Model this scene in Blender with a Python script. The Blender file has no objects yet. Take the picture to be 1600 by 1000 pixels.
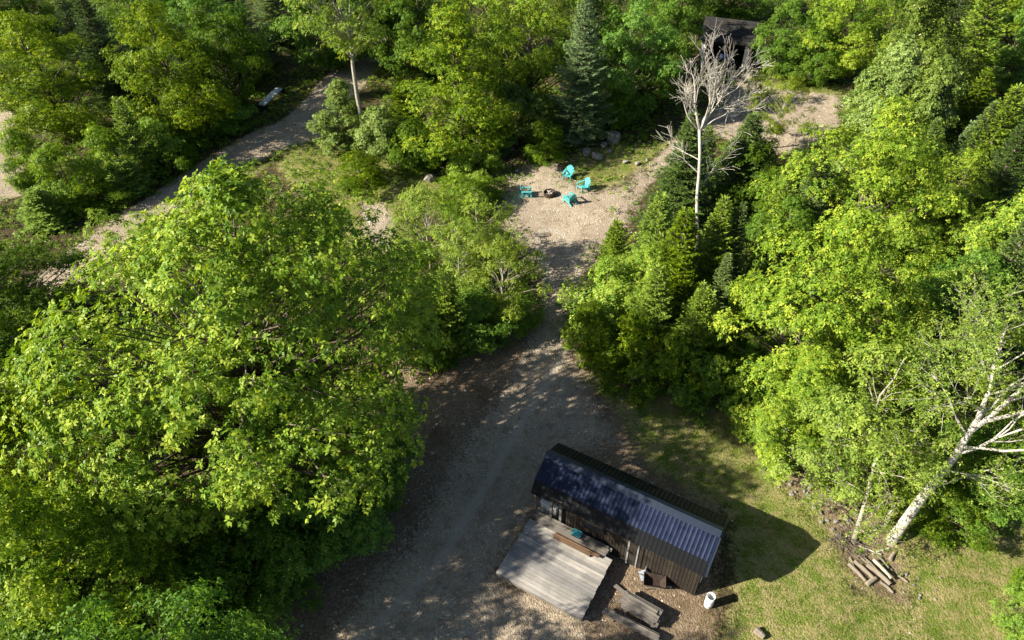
import bpy, math, random
import numpy as np
from mathutils import Vector, Matrix
sc = bpy.context.scene
COL = sc.collection
PI = math.pi
random.seed(7)

# ------------------------------------------------------------------ camera, sky, sun, exposure
FPX, PITCH, ROLL, CAMH = 1067.0, math.radians(42), math.radians(-1.5), 23.0
cd = bpy.data.cameras.new('camera'); cam = bpy.data.objects.new('camera', cd); COL.objects.link(cam)
cd.sensor_width = 36; cd.lens = FPX / 1600 * 36; cd.clip_end = 3000; cd.clip_start = .1
_f = Vector((0, math.cos(PITCH), -math.sin(PITCH))); _u0 = Vector((0, math.sin(PITCH), math.cos(PITCH))); _r0 = Vector((1, 0, 0))
_r = _r0 * math.cos(ROLL) + _u0 * math.sin(ROLL); _u = -_r0 * math.sin(ROLL) + _u0 * math.cos(ROLL)
cam.matrix_world = Matrix(((_r.x, _u.x, -_f.x, 0), (_r.y, _u.y, -_f.y, 0), (_r.z, _u.z, -_f.z, CAMH), (0, 0, 0, 1)))
sc.camera = cam
SUN_EL, SUN_AZ = math.radians(32), math.radians(13)      # shadows run towards +x turned 13 degrees to +y
w = bpy.data.worlds.new('World'); sc.world = w; w.use_nodes = True
nt = w.node_tree; bg = nt.nodes['Background']; sky = nt.nodes.new('ShaderNodeTexSky')
sky.sky_type = 'NISHITA'; sky.sun_disc = False; sky.sun_elevation = SUN_EL
sdir = Vector((-math.cos(SUN_AZ) * math.cos(SUN_EL), -math.sin(SUN_AZ) * math.cos(SUN_EL), math.sin(SUN_EL)))
sky.sun_rotation = math.atan2(sdir.x, sdir.y)
nt.links.new(sky.outputs[0], bg.inputs[0]); bg.inputs[1].default_value = 0.045
sd = bpy.data.lights.new('sun', 'SUN'); sun = bpy.data.objects.new('sun', sd); COL.objects.link(sun)
sd.energy = 5.0; sd.angle = math.radians(.55); sd.color = (1, .92, .76)
sun.rotation_euler = sdir.to_track_quat('Z', 'Y').to_euler()
sc.view_settings.view_transform = 'Standard'; sc.view_settings.look = 'None'
sc.view_settings.exposure = 1.33; sc.view_settings.gamma = 1
sc.render.engine = 'CYCLES'
sc.cycles.max_bounces = 6; sc.cycles.diffuse_bounces = 2; sc.cycles.transmission_bounces = 3

def at(u, v, z=0.0):          # the point at height z that the photograph shows at pixel (u, v) of 1600 x 1000
    d = _r * ((u - 800) / FPX) - _u * ((v - 500) / FPX) + _f
    t = (z - CAMH) / d.z
    return Vector((0, 0, CAMH)) + d * t
def depth(p): return (p - Vector((0, 0, CAMH))).dot(_f)

# ------------------------------------------------------------------ helpers
def hz(x, y):                 # terrain height, numpy friendly
    return (.05 * np.sin(x * .31 + 1.3) * np.cos(y * .27) + .035 * np.sin(x * .83 + y * .61) + .02 * np.sin(x * 1.9 - y * 1.4 + 2)
            + .012 * np.sin(x * 4.1 + y * 3.3) * np.sin(y * 4.7 - x * 1.2))
def H(x, y): return float(hz(x, y))

def link(o, parent=None):
    COL.objects.link(o)
    if parent: o.parent = parent
    return o
def tag(o, label=None, cat=None, group=None, kind=None):
    if label: o['label'] = label
    if cat: o['category'] = cat
    if group: o['group'] = group
    if kind: o['kind'] = kind
    return o
def empty(name, loc, rz=0, label=None, cat=None, group=None):
    o = bpy.data.objects.new(name, None); o.empty_display_size = .2; link(o)
    o.location = loc; o.rotation_euler = (0, 0, rz)
    return tag(o, label, cat, group)
def copy_tree(o, parent=None):
    c = o.copy(); link(c, parent)
    for ch in list(o.children):
        if ch != c: copy_tree(ch, c)
    return c

def mesh_np(name, V, quads=None, faces=None, mat=None, attrs=None, smooth=False):
    me = bpy.data.meshes.new(name)
    if quads is not None:
        n = len(quads)
        me.vertices.add(len(V)); me.vertices.foreach_set('co', np.asarray(V, np.float32).ravel())
        k = quads.shape[1]
        me.loops.add(n * k); me.loops.foreach_set('vertex_index', np.asarray(quads, np.int32).ravel())
        me.polygons.add(n); me.polygons.foreach_set('loop_start', np.arange(0, n * k, k, dtype=np.int32))
        me.polygons.foreach_set('loop_total', np.full(n, k, np.int32))
        me.update(calc_edges=True)
    else:
        me.from_pydata([tuple(v) for v in V], [], faces); me.update()
    if attrs:
        for an, (typ, arr) in attrs.items():
            a = me.attributes.new(an, typ, 'POINT')
            a.data.foreach_set('value' if typ == 'FLOAT' else 'color', np.asarray(arr, np.float32).ravel())
    if mat: me.materials.append(mat)
    if smooth: me.polygons.foreach_set('use_smooth', [True] * len(me.polygons))
    return me

class MB:                     # collects boxes, tubes and prisms into one mesh
    def __init__(s): s.V = []; s.F = []
    def add(s, V, F):
        b = len(s.V); s.V += [tuple(v) for v in V]; s.F += [tuple(i + b for i in f) for f in F]; return s
    def box(s, x0, x1, y0, y1, z0, z1, M=None):
        V = [Vector((x, y, z)) for z in (z0, z1) for y in (y0, y1) for x in (x0, x1)]
        if M is not None: V = [M @ v for v in V]
        return s.add(V, [(0, 2, 3, 1), (4, 5, 7, 6), (0, 1, 5, 4), (2, 6, 7, 3), (0, 4, 6, 2), (1, 3, 7, 5)])
    def bar(s, a, b, w, t, up=(0, 0, 1)):
        a = Vector(a); b = Vector(b); d = b - a; L = d.length; d.normalize()
        sx = d.cross(Vector(up));
        if sx.length < 1e-4: sx = d.cross(Vector((1, 0, 0)))
        sx.normalize(); uz = sx.cross(d)
        M = Matrix(((d.x, sx.x, uz.x, a.x), (d.y, sx.y, uz.y, a.y), (d.z, sx.z, uz.z, a.z), (0, 0, 0, 1)))
        return s.box(0, L, -w / 2, w / 2, -t / 2, t / 2, M)
    def tube(s, pts, rad, n=6, cap=True):
        pts = [Vector(p) for p in pts]; rings = []; prev = None
        for i, p in enumerate(pts):
            d = (pts[min(i + 1, len(pts) - 1)] - pts[max(i - 1, 0)]).normalized()
            if prev is None:
                ref = Vector((1, 0, 0)) if abs(d.x) < .8 else Vector((0, 1, 0)); x = d.cross(ref).normalized()
            else: x = (prev - d * prev.dot(d)).normalized()
            prev = x; y = d.cross(x); r = rad[i] if hasattr(rad, '__len__') else rad
            rings.append([p + x * (r * math.cos(2 * PI * k / n)) + y * (r * math.sin(2 * PI * k / n)) for k in range(n)])
        V = [v for r in rings for v in r]; F = []
        for i in range(len(pts) - 1):
            for k in range(n):
                F.append((i * n + k, i * n + (k + 1) % n, (i + 1) * n + (k + 1) % n, (i + 1) * n + k))
        if cap: F.append(tuple(range(n))[::-1]); F.append(tuple(range((len(pts) - 1) * n, len(pts) * n)))
        return s.add(V, F)
    def lathe(s, prof, n=20, c=(0, 0)):
        V = [(c[0] + r * math.cos(2 * PI * k / n), c[1] + r * math.sin(2 * PI * k / n), z) for r, z in prof for k in range(n)]
        F = [(i * n + k, i * n + (k + 1) % n, (i + 1) * n + (k + 1) % n, (i + 1) * n + k) for i in range(len(prof) - 1) for k in range(n)]
        return s.add(V, F)
    def mesh(s, name, mat, smooth=False, bevel=0):
        me = bpy.data.meshes.new(name); me.from_pydata(s.V, [], s.F); me.update()
        me.materials.append(mat)
        if smooth: me.polygons.foreach_set('use_smooth', [True] * len(me.polygons))
        return me
    def build(s, name, mat, parent=None, smooth=False, bevel=0):
        o = bpy.data.objects.new(name, s.mesh(name, mat, smooth)); link(o, parent)
        if bevel:
            m = o.modifiers.new('bevel', 'BEVEL'); m.width = bevel; m.segments = 2; m.limit_method = 'ANGLE'
        return o

# ------------------------------------------------------------------ materials
def newmat(name):
    m = bpy.data.materials.new(name); m.use_nodes = True
    n = m.node_tree; n.nodes.clear(); out = n.nodes.new('ShaderNodeOutputMaterial')
    return m, n, out
def N(n, t, **k):
    x = n.nodes.new(t)
    for a, b in k.items(): setattr(x, a, b)
    return x
def noise(n, vec, scale, detail=4, rough=.6, dist=0):
    x = N(n, 'ShaderNodeTexNoise'); x.inputs['Scale'].default_value = scale; x.inputs['Detail'].default_value = detail
    x.inputs['Roughness'].default_value = rough; x.inputs['Distortion'].default_value = dist
    if vec is not None: n.links.new(vec, x.inputs['Vector'])
    return x.outputs['Fac']
def ramp(n, fac, stops):
    x = N(n, 'ShaderNodeValToRGB'); cr = x.color_ramp
    while len(cr.elements) > 1: cr.elements.remove(cr.elements[-1])
    cr.elements[0].position = stops[0][0]; cr.elements[0].color = tuple(stops[0][1]) + (1,)
    for p, c in stops[1:]:
        e = cr.elements.new(p); e.color = tuple(c) + (1,)
    n.links.new(fac, x.inputs[0]); return x.outputs[0]
def mix(n, fac, a, b, mode='MIX'):
    x = N(n, 'ShaderNodeMix', data_type='RGBA', blend_type=mode)
    for i, s in ((0, fac), (6, a), (7, b)):
        if isinstance(s, (int, float)): x.inputs[i].default_value = s
        elif isinstance(s, tuple): x.inputs[i].default_value = s + (1,) if len(s) == 3 else s
        else: n.links.new(s, x.inputs[i])
    return x.outputs[2]
def mth(n, op, a, b=0.0, c=None, clamp=False):
    x = N(n, 'ShaderNodeMath', operation=op); x.use_clamp = clamp
    for i, s in enumerate((a, b) if c is None else (a, b, c)):
        if isinstance(s, (int, float)): x.inputs[i].default_value = s
        else: n.links.new(s, x.inputs[i])
    return x.outputs[0]
def mapr(n, v, a, b, c=0.0, d=1.0):
    x = N(n, 'ShaderNodeMapRange', interpolation_type='SMOOTHSTEP')
    n.links.new(v, x.inputs[0])
    for i, s in enumerate((a, b, c, d)): x.inputs[i + 1].default_value = s
    return x.outputs[0]
def bump(n, h, strength, dist=.02):
    x = N(n, 'ShaderNodeBump'); x.inputs['Strength'].default_value = strength; x.inputs['Distance'].default_value = dist
    n.links.new(h, x.inputs['Height']); return x.outputs[0]
def pbr(n, out, col, rough=.8, spec=.3, metal=0, nrm=None):
    p = N(n, 'ShaderNodeBsdfPrincipled')
    for k, v in (('Base Color', col), ('Roughness', rough), ('Metallic', metal), ('Specular IOR Level', spec)):
        if isinstance(v, tuple): p.inputs[k].default_value = v + (1,)
        elif isinstance(v, (int, float)): p.inputs[k].default_value = v
        else: n.links.new(v, p.inputs[k])
    if nrm is not None: n.links.new(nrm, p.inputs['Normal'])
    n.links.new(p.outputs[0], out.inputs[0]); return p

def leaf_mat(name, c_dark, c_mid, c_light, trans=.33, spec=.12, hue=.022):
    m, n, out = newmat(name)
    a = N(n, 'ShaderNodeAttribute', attribute_name='tint')
    oi = N(n, 'ShaderNodeObjectInfo')
    f = mth(n, 'ADD', a.outputs['Fac'], mth(n, 'MULTIPLY_ADD', oi.outputs['Random'], .6, -.3), clamp=True)
    col = ramp(n, f, [(0, c_dark), (.5, c_mid), (1, c_light)])
    hs = N(n, 'ShaderNodeHueSaturation'); n.links.new(col, hs.inputs['Color'])
    n.links.new(mth(n, 'MULTIPLY_ADD', oi.outputs['Random'], hue * 2, .5 - hue), hs.inputs['Hue'])
    n.links.new(mth(n, 'MULTIPLY_ADD', oi.outputs['Random'], -.14, 1.04), hs.inputs['Saturation'])
    p = N(n, 'ShaderNodeBsdfPrincipled'); n.links.new(hs.outputs[0], p.inputs['Base Color'])
    p.inputs['Roughness'].default_value = .42; p.inputs['Specular IOR Level'].default_value = spec
    t = N(n, 'ShaderNodeBsdfTranslucent')
    tc = mix(n, 1.0, hs.outputs[0], (1.3, 1.3, .35), 'MULTIPLY')
    n.links.new(tc, t.inputs['Color'])
    ms = N(n, 'ShaderNodeMixShader'); ms.inputs[0].default_value = trans
    n.links.new(p.outputs[0], ms.inputs[1]); n.links.new(t.outputs[0], ms.inputs[2]); n.links.new(ms.outputs[0], out.inputs[0])
    return m
M = {}
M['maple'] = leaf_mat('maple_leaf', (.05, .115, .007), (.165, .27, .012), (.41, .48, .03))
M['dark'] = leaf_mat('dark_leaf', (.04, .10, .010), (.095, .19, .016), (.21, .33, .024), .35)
M['sparse'] = leaf_mat('small_leaf', (.085, .145, .016), (.19, .28, .028), (.36, .43, .05), .4)
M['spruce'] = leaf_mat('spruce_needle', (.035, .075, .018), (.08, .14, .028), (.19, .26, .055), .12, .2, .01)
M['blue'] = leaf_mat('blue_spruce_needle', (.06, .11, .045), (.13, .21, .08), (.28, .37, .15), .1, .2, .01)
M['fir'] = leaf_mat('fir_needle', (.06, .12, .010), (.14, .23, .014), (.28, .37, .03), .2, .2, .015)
M['cedar'] = leaf_mat('cedar_spray', (.06, .115, .016), (.14, .21, .03), (.26, .33, .06), .15, .2, .015)
M['weed'] = leaf_mat('undergrowth_leaf', (.055, .12, .01), (.14, .25, .016), (.30, .38, .03), .4)
M['grass'] = leaf_mat('grass_blade', (.08, .12, .015), (.14, .21, .02), (.30, .30, .08), .3, .15)

def bark_mat(name, c0, c1, spots=None, scale=14):
    m, n, out = newmat(name); tc = N(n, 'ShaderNodeTexCoord')
    mp = N(n, 'ShaderNodeMapping'); mp.inputs['Scale'].default_value = (1, 1, .35); n.links.new(tc.outputs['Object'], mp.inputs[0])
    f = noise(n, mp.outputs[0], scale, 6, .7); col = ramp(n, f, [(.3, c0), (.7, c1)])
    if spots:
        mp2 = N(n, 'ShaderNodeMapping'); mp2.inputs['Scale'].default_value = (.5, .5, 3); n.links.new(tc.outputs['Object'], mp2.inputs[0])
        s = mapr(n, noise(n, mp2.outputs[0], 2.2, 3, .6), .59, .68); col = mix(n, s, col, spots)
    pbr(n, out, col, .9, .15, nrm=bump(n, f, .7, .02)); return m
M['bark'] = bark_mat('bark', (.07, .055, .04), (.20, .17, .14))
M['palebark'] = bark_mat('pale_bark', (.22, .19, .15), (.45, .42, .36))
M['birch'] = bark_mat('birch_bark', (.36, .335, .285), (.60, .565, .50), (.20, .175, .145))
M['twig'] = bark_mat('dead_twig', (.34, .31, .27), (.60, .565, .51))

def rock_mat():
    m, n, out = newmat('grey_rock'); tc = N(n, 'ShaderNodeTexCoord')
    f = noise(n, tc.outputs['Object'], 3.5, 8, .7); g = noise(n, tc.outputs['Object'], 22, 4, .7)
    col = ramp(n, f, [(.3, (.10, .095, .085)), (.5, (.27, .255, .23)), (.72, (.46, .43, .39))])
    col = mix(n, mapr(n, g, .5, .75), col, (.13, .13, .09))
    pbr(n, out, col, .9, .2, nrm=bump(n, f, .8, .08)); return m
M['rock'] = rock_mat()
def plain(name, col, rough=.6, spec=.4, metal=0, var=.25, scale=9, dirt=None):
    m, n, out = newmat(name); tc = N(n, 'ShaderNodeTexCoord')
    f = noise(n, tc.outputs['Object'], scale, 5, .65)
    c = ramp(n, f, [(.25, tuple(x * (1 - var) for x in col)), (.75, tuple(min(1, x * (1 + var)) for x in col))])
    if dirt: c = mix(n, mapr(n, noise(n, tc.outputs['Object'], 2.3, 6, .75), .5, .68, 0, .75), c, dirt)
    pbr(n, out, c, rough, spec, metal, bump(n, f, .15, .01)); return m
M['teal'] = plain('teal_plastic', (.085, .44, .46), .5, .4, var=.12)
M['black'] = plain('black_board', (.018, .017, .016), .75, .2, var=.4)
M['roofdark'] = plain('dark_steel_trim', (.02, .03, .055), .4, .5, .4, var=.2)
M['shadesteel'] = plain('shade_black_steel', (.005, .006, .008), .5, .3, .3, var=.3)  # roof steel with the shade put into its colour
M['white'] = plain('white_paint', (.72, .72, .70), .5, .4, var=.08, dirt=(.42, .39, .33))
M['bluewhite'] = plain('pale_blue_paint', (.62, .70, .80), .5, .4, var=.08)
M['ash'] = plain('ash', (.16, .14, .12), .95, .1, var=.6, scale=25)
M['rust'] = plain('rusty_steel', (.05, .035, .028), .8, .3, .3, var=.5)
M['rubber'] = plain('rubber', (.02, .02, .02), .85, .2)
M['grey'] = plain('galvanised_grey', (.30, .31, .32), .5, .5, .3, var=.2)
M['pane'] = plain('window_pane', (.02, .03, .04), .1, .6, var=.1)
M['interior'] = plain('dark_interior', (.012, .012, .016), .9, .1)

def wood_mat(name, c0, c1, axis=0, width=.14, scale=5, gapdark=.35):
    m, n, out = newmat(name); tc = N(n, 'ShaderNodeTexCoord')
    mp = N(n, 'ShaderNodeMapping'); s = [14, 14, 14]; s[axis] = .8; mp.inputs['Scale'].default_value = s
    n.links.new(tc.outputs['Object'], mp.inputs[0])
    f = noise(n, mp.outputs[0], 2.2, 6, .65, .4); g = noise(n, tc.outputs['Object'], scale * .3, 5, .6)
    col = ramp(n, f, [(.25, c0), (.75, c1)])
    sx = N(n, 'ShaderNodeSeparateXYZ'); n.links.new(tc.outputs['Object'], sx.inputs[0])
    ax = sx.outputs[1 if axis == 0 else 0]
    wn = N(n, 'ShaderNodeTexWhiteNoise', noise_dimensions='1D'); n.links.new(mth(n, 'FLOOR', mth(n, 'DIVIDE', ax, width)), wn.inputs['W'])
    col = mix(n, 1.0, col, ramp(n, wn.outputs[0], [(0, (.62, .62, .64)), (1, (1.25, 1.2, 1.15))]), 'MULTIPLY')
    col = mix(n, mapr(n, g, .35, .7, 0, .5), col, tuple(x * .55 for x in c0))
    pbr(n, out, col, .85, .2, nrm=bump(n, f, .35, .01)); return m
M['deck'] = wood_mat('weathered_deck_board', (.25, .24, .23), (.48, .465, .445), 0, .135)
M['plank'] = wood_mat('weathered_plank', (.13, .115, .10), (.30, .28, .25), 0, .15)
M['siding'] = wood_mat('dark_vertical_siding', (.02, .017, .014), (.05, .040, .031), 2, .12)
M['oldwood'] = wood_mat('pale_split_wood', (.20, .17, .13), (.42, .365, .29), 0, .2)
M['crate'] = wood_mat('brown_crate_wood', (.12, .075, .045), (.26, .17, .11), 0, .12)

def metal_roof():
    m, n, out = newmat('corrugated_roof_steel'); tc = N(n, 'ShaderNodeTexCoord')
    f = noise(n, tc.outputs['Object'], 2.5, 6, .7); g = noise(n, tc.outputs['Object'], 30, 3, .6)
    col = ramp(n, f, [(.3, (.006, .010, .028)), (.7, (.013, .021, .054))])
    col = mix(n, mapr(n, g, .62, .75, 0, .3), col, (.12, .14, .18))
    pbr(n, out, col, ramp(n, f, [(.3, (.26,) * 3), (.7, (.40,) * 3)]), .22, 0); return m
M['roof'] = metal_roof()
def shingle():
    m, n, out = newmat('dark_shingle'); tc = N(n, 'ShaderNodeTexCoord')
    b = N(n, 'ShaderNodeTexBrick'); b.inputs['Scale'].default_value = 1; b.inputs['Brick Width'].default_value = .5; b.inputs['Row Height'].default_value = .2
    b.inputs['Color1'].default_value = (.018, .018, .021, 1); b.inputs['Color2'].default_value = (.032, .031, .03, 1); b.inputs['Mortar'].default_value = (.02, .02, .02, 1)
    b.inputs['Mortar Size'].default_value = .02
    n.links.new(tc.outputs['Object'], b.inputs[0])
    g = noise(n, tc.outputs['Object'], 2.2, 6, .7)
    pbr(n, out, mix(n, mapr(n, g, .48, .62, 0, .4), b.outputs[0], (.08, .065, .045)), .9, .2); return m
M['shingle'] = shingle()

def ground_mat():
    m, n, out = newmat('ground'); tc = N(n, 'ShaderNodeTexCoord'); P = tc.outputs['Object']
    at_ = N(n, 'ShaderNodeAttribute', attribute_name='zones'); sx = N(n, 'ShaderNodeSeparateColor'); n.links.new(at_.outputs['Color'], sx.inputs[0])
    big = noise(n, P, .45, 5, .6); med = noise(n, P, 1.7, 6, .65); fine = noise(n, P, 9, 6, .7); tiny = noise(n, P, 34, 4, .7)
    v = N(n, 'ShaderNodeTexVoronoi'); v.inputs['Scale'].default_value = 16; n.links.new(P, v.inputs['Vector'])
    v2 = N(n, 'ShaderNodeTexVoronoi'); v2.inputs['Scale'].default_value = 38; n.links.new(P, v2.inputs['Vector'])
    # litter floor
    lit = ramp(n, fine, [(.3, (.03, .024, .012)), (.5, (.07, .055, .028)), (.7, (.14, .11, .06))])
    lit = mix(n, mapr(n, med, .52, .68, 0, .6), lit, (.045, .06, .018))
    # gravel
    stone = ramp(n, v.outputs['Color'], [(0, (.17, .13, .09)), (.5, (.39, .32, .235)), (1, (.62, .535, .42))])
    stone2 = ramp(n, v2.outputs['Color'], [(0, (.20, .155, .11)), (.5, (.40, .33, .25)), (1, (.57, .495, .39))])
    gr = mix(n, .55, stone, stone2)
    gr = mix(n, mapr(n, big, .4, .65, 0, .5), gr, (.28, .225, .17))
    gr = mix(n, mapr(n, med, .5, .64, 0, .55), gr, (.20, .155, .11))
    gr = mix(n, mth(n, 'MULTIPLY', mapr(n, at_.outputs['Alpha'], .2, .8), .6), gr, (.46, .41, .34))
    # bare dirt with litter
    di = ramp(n, fine, [(.28, (.10, .07, .045)), (.5, (.21, .155, .105)), (.72, (.38, .30, .21))])
    di = mix(n, mapr(n, v2.outputs['Distance'], .0, .35, .45, 0), di, (.32, .26, .20))
    di = mix(n, mapr(n, big, .5, .66, 0, .7), di, (.12, .085, .05))
    # grass
    gs = ramp(n, tiny, [(.3, (.05, .08, .012)), (.5, (.12, .17, .025)), (.7, (.24, .27, .06))])
    dry = ramp(n, tiny, [(.3, (.15, .12, .05)), (.5, (.30, .25, .115)), (.7, (.48, .41, .23))])
    gs = mix(n, mapr(n, mth(n, 'ADD', mth(n, 'MULTIPLY', med, .55), mth(n, 'MULTIPLY', fine, .45)), .43, .56, 0, .82), gs, dry)
    warp = mth(n, 'ADD', mth(n, 'MULTIPLY_ADD', med, .9, -.45), mth(n, 'MULTIPLY_ADD', fine, .7, -.35))
    col = lit
    for ch, c in ((1, di), (2, gs), (0, gr)):
        col = mix(n, mapr(n, mth(n, 'ADD', sx.outputs[ch], mth(n, 'MULTIPLY', warp, 1.0)), .35, .68), col, c)
    hgt = mth(n, 'ADD', mth(n, 'MULTIPLY', v.outputs['Distance'], -.6), mth(n, 'ADD', fine, mth(n, 'MULTIPLY', tiny, .5)))
    pbr(n, out, col, .95, .12, nrm=bump(n, hgt, .9, .06)); return m
M['ground'] = ground_mat()

# ------------------------------------------------------------------ ground: one grid cut along the edges of drive, road and path
def poly(pts): return np.array([[at(u, v).x, at(u, v).y] for u, v in pts])
def sdf(X, Y, P):             # signed distance to a polygon, positive inside
    d = np.full(X.shape, 1e9); ins = np.zeros(X.shape, bool); n = len(P)
    for i in range(n):
        ax, ay = P[i]; bx, by = P[(i + 1) % n]; ex, ey = bx - ax, by - ay
        t = np.clip(((X - ax) * ex + (Y - ay) * ey) / (ex * ex + ey * ey + 1e-9), 0, 1)
        d = np.minimum(d, (X - ax - t * ex) ** 2 + (Y - ay - t * ey) ** 2)
        c = ((ay > Y) != (by > Y)); ins ^= c & (X < (bx - ax) * (Y - ay) / (by - ay + 1e-12) + ax)
    d = np.sqrt(d); return np.where(ins, d, -d)
DRIVE = [poly([(430, 1120), (560, 940), (640, 850), (690, 770), (725, 700), (770, 640), (815, 570), (845, 500), (852, 455), (825, 410), (790, 360), (778, 320),
               (790, 285), (822, 258), (870, 258), (884, 280), (930, 300), (975, 290), (1008, 262), (1012, 290), (985, 335), (962, 385), (915, 430), (893, 480),
               (893, 560), (935, 640), (960, 690), (880, 710), (850, 760), (825, 810), (775, 900), (900, 960), (960, 1120)])]
PATHP = [poly([(1008, 262), (1050, 222), (1075, 195), (1130, 165), (1150, 120), (1120, 100), (1165, 100), (1180, 130), (1240, 142), (1312, 150), (1310, 200), (1262, 235), (1180, 245), (1110, 205), (1060, 250), (1012, 292)]),
         poly([(565, 320), (600, 318), (618, 350), (612, 390), (590, 400), (570, 370)]), poly([(755, 215), (800, 212), (790, 245), (755, 245)])]
ROADP = [poly([(-200, 620), (-40, 520), (60, 430), (130, 375), (210, 320), (300, 262), (380, 215), (440, 190), (490, 140), (530, 90), (570, 45), (615, 60), (590, 110), (545, 160), (500, 215), (430, 240), (330, 285),
               (250, 340), (180, 400), (110, 455), (0, 560), (-150, 680)])]
SANDP = [poly([(-120, 20), (6, 40), (26, 130), (22, 215), (40, 262), (36, 305), (0, 318), (-120, 340)])]
GRASS = [poly([(880, 262), (905, 232), (1000, 225), (1060, 215), (1000, 262), (960, 292), (930, 300), (900, 296)]),
         poly([(450, 235), (520, 180), (545, 200), (640, 270), (700, 285), (800, 255), (780, 300), (770, 330), (700, 300), (640, 340), (600, 440), (540, 420), (500, 340), (430, 262)]),
         poly([(180, 400), (320, 290), (430, 250), (330, 320), (220, 420), (130, 480)]),
         poly([(900, 590), (960, 640), (1010, 730), (1140, 800), (1150, 940), (1120, 1010), (1000, 1100), (1800, 1120), (1800, 760), (1400, 700), (1160, 610), (1000, 560)]),
         poly([(1080, 190), (1180, 125), (1312, 135), (1312, 155), (1190, 150), (1110, 185)])]
DIRT = [poly([(330, 1150), (420, 850), (560, 700), (600, 600), (640, 530), (760, 540), (850, 480), (930, 570), (1000, 620), (1140, 740), (1100, 1000), (1140, 1120)]),
        poly([(1180, 720), (1320, 740), (1420, 840), (1430, 960), (1330, 930), (1290, 830)]),
        poly([(960, 1000), (1060, 930), (1120, 955), (1100, 1100), (950, 1100)]),
        poly([(780, 900), (960, 870), (1080, 940), (1040, 1100), (780, 1100)])]

def zones(X, Y):
    def m(Ps, soft):
        a = np.full(X.shape, -1e9)
        for P in Ps: a = np.maximum(a, sdf(X, Y, P))
        return a, np.clip(.5 + a / soft, 0, 1)
    gd, g1 = m(DRIVE, 3.0); gp, g2 = m(PATHP, 1.2); gr, g3 = m(ROADP, 1.2); gs, g4 = m(SANDP, 1)
    _, di = m(DIRT, 2.0); gsd, ga = m(GRASS, 1.8); _, d2 = m(DIRT[1:2], 2.0); ga = ga * (1 - .8 * d2)
    return gd, gp, gr, gs, np.maximum.reduce([g1, g2, g3, g4]), di, ga
def ruts(X, Y):
    L = [at(u, v) for u, v in ((430, 1080), (560, 960), (660, 860), (725, 760), (790, 650), (850, 560), (868, 490), (880, 430), (860, 370))]
    d = np.full(X.shape, 1e9)
    for a, b in zip(L, L[1:]):
        ex, ey = b.x - a.x, b.y - a.y; t = np.clip(((X - a.x) * ex + (Y - a.y) * ey) / (ex * ex + ey * ey), 0, 1)
        d = np.minimum(d, np.hypot(X - a.x - t * ex, Y - a.y - t * ey))
    return np.clip(1 - np.abs(d - .78) / .38, 0, 1)
def axis(a, b, st, far):
    c = list(np.arange(a, b + 1e-6, st)); s = st; x = c[-1]
    while x < far: s *= 1.35; x += s; c.append(x)
    s = st; x = c[0]
    while x > -far: s *= 1.35; x -= s; c.insert(0, x)
    return np.array(c)
XS = axis(-46, 46, .2, 900); YS = axis(3, 80, .2, 900)
GX, GY = np.meshgrid(XS, YS)
gd, gp, gr, gs, zg, zd, za = zones(GX, GY)
GZ = hz(GX, GY)
nx, ny = len(XS), len(YS)
RU = ruts(GX, GY); GZ = GZ - .02 * RU
Z = np.stack([zg, zd, za, RU], -1).reshape(-1, 4); V = np.stack([GX, GY, GZ], -1).reshape(-1, 3)
ii = np.arange(nx * ny).reshape(ny, nx)
Q = np.stack([ii[:-1, :-1], ii[:-1, 1:], ii[1:, 1:], ii[1:, :-1]], -1).reshape(-1, 4)
def fc(a): return ((a[:-1, :-1] + a[1:, 1:]) / 2).reshape(-1)
cls = np.zeros(len(Q), int)
cls[fc(gs) > 0] = 4; cls[fc(gr) > 0] = 3; cls[fc(gp) > 0] = 2; cls[fc(gd) > 0] = 1
for k, nm in enumerate(['ground', 'gravel_driveway', 'gravel_path', 'road', 'sandy_ground']):
    q = Q[cls == k]; u, inv = np.unique(q, return_inverse=True)
    me = mesh_np(nm, V[u], inv.reshape(-1, 4), mat=M['ground'], attrs={'zones': ('FLOAT_COLOR', Z[u])}, smooth=True)
    tag(link(bpy.data.objects.new(nm, me)), kind='structure')

# ------------------------------------------------------------------ foliage generators
def unit(a): return a / (np.linalg.norm(a, axis=-1, keepdims=True) + 1e-9)
def leaves(C, Nr, size, k, rng, width=.55, lift=.15, droop=.25, jit=.25, tvar=.25):
    """k pointed leaves round every centre C, spread about the axis Nr"""
    n = len(C); Nr = unit(Nr); ref = unit(rng.normal(size=(n, 3)))
    T = unit(np.cross(Nr, ref)); B = np.cross(Nr, T)
    size = np.broadcast_to(np.asarray(size, float), (n,)) * rng.uniform(.75, 1.2, n)
    Vs = []; base_t = rng.normal(.5, tvar * .8, n)
    Ts = []
    for j in range(k):
        a = 2 * PI * j / k + rng.normal(0, jit, n); l = lift + rng.normal(0, .22, n)
        D = unit(np.cos(a)[:, None] * T + np.sin(a)[:, None] * B + l[:, None] * Nr)
        S = unit(np.cross(D, Nr) + .35 * rng.normal(size=(n, 3)))
        L = (size * rng.uniform(.7, 1.15, n))[:, None]
        b = C + D * L * .12; m = C + D * L * .55; tip = C + D * L * 1.08; tip[:, 2] -= droop * L[:, 0]
        m[:, 2] -= droop * L[:, 0] * .15
        Vs.append(np.stack([b, m + S * L * width * .5, tip, m - S * L * width * .5], 1))
        Ts.append(np.repeat(base_t + rng.normal(0, tvar * .4, n), 4).reshape(n, 4))
    V = np.concatenate(Vs).reshape(-1, 3); t = np.concatenate(Ts).reshape(-1)
    return V, np.clip(t, 0, 1)
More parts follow.
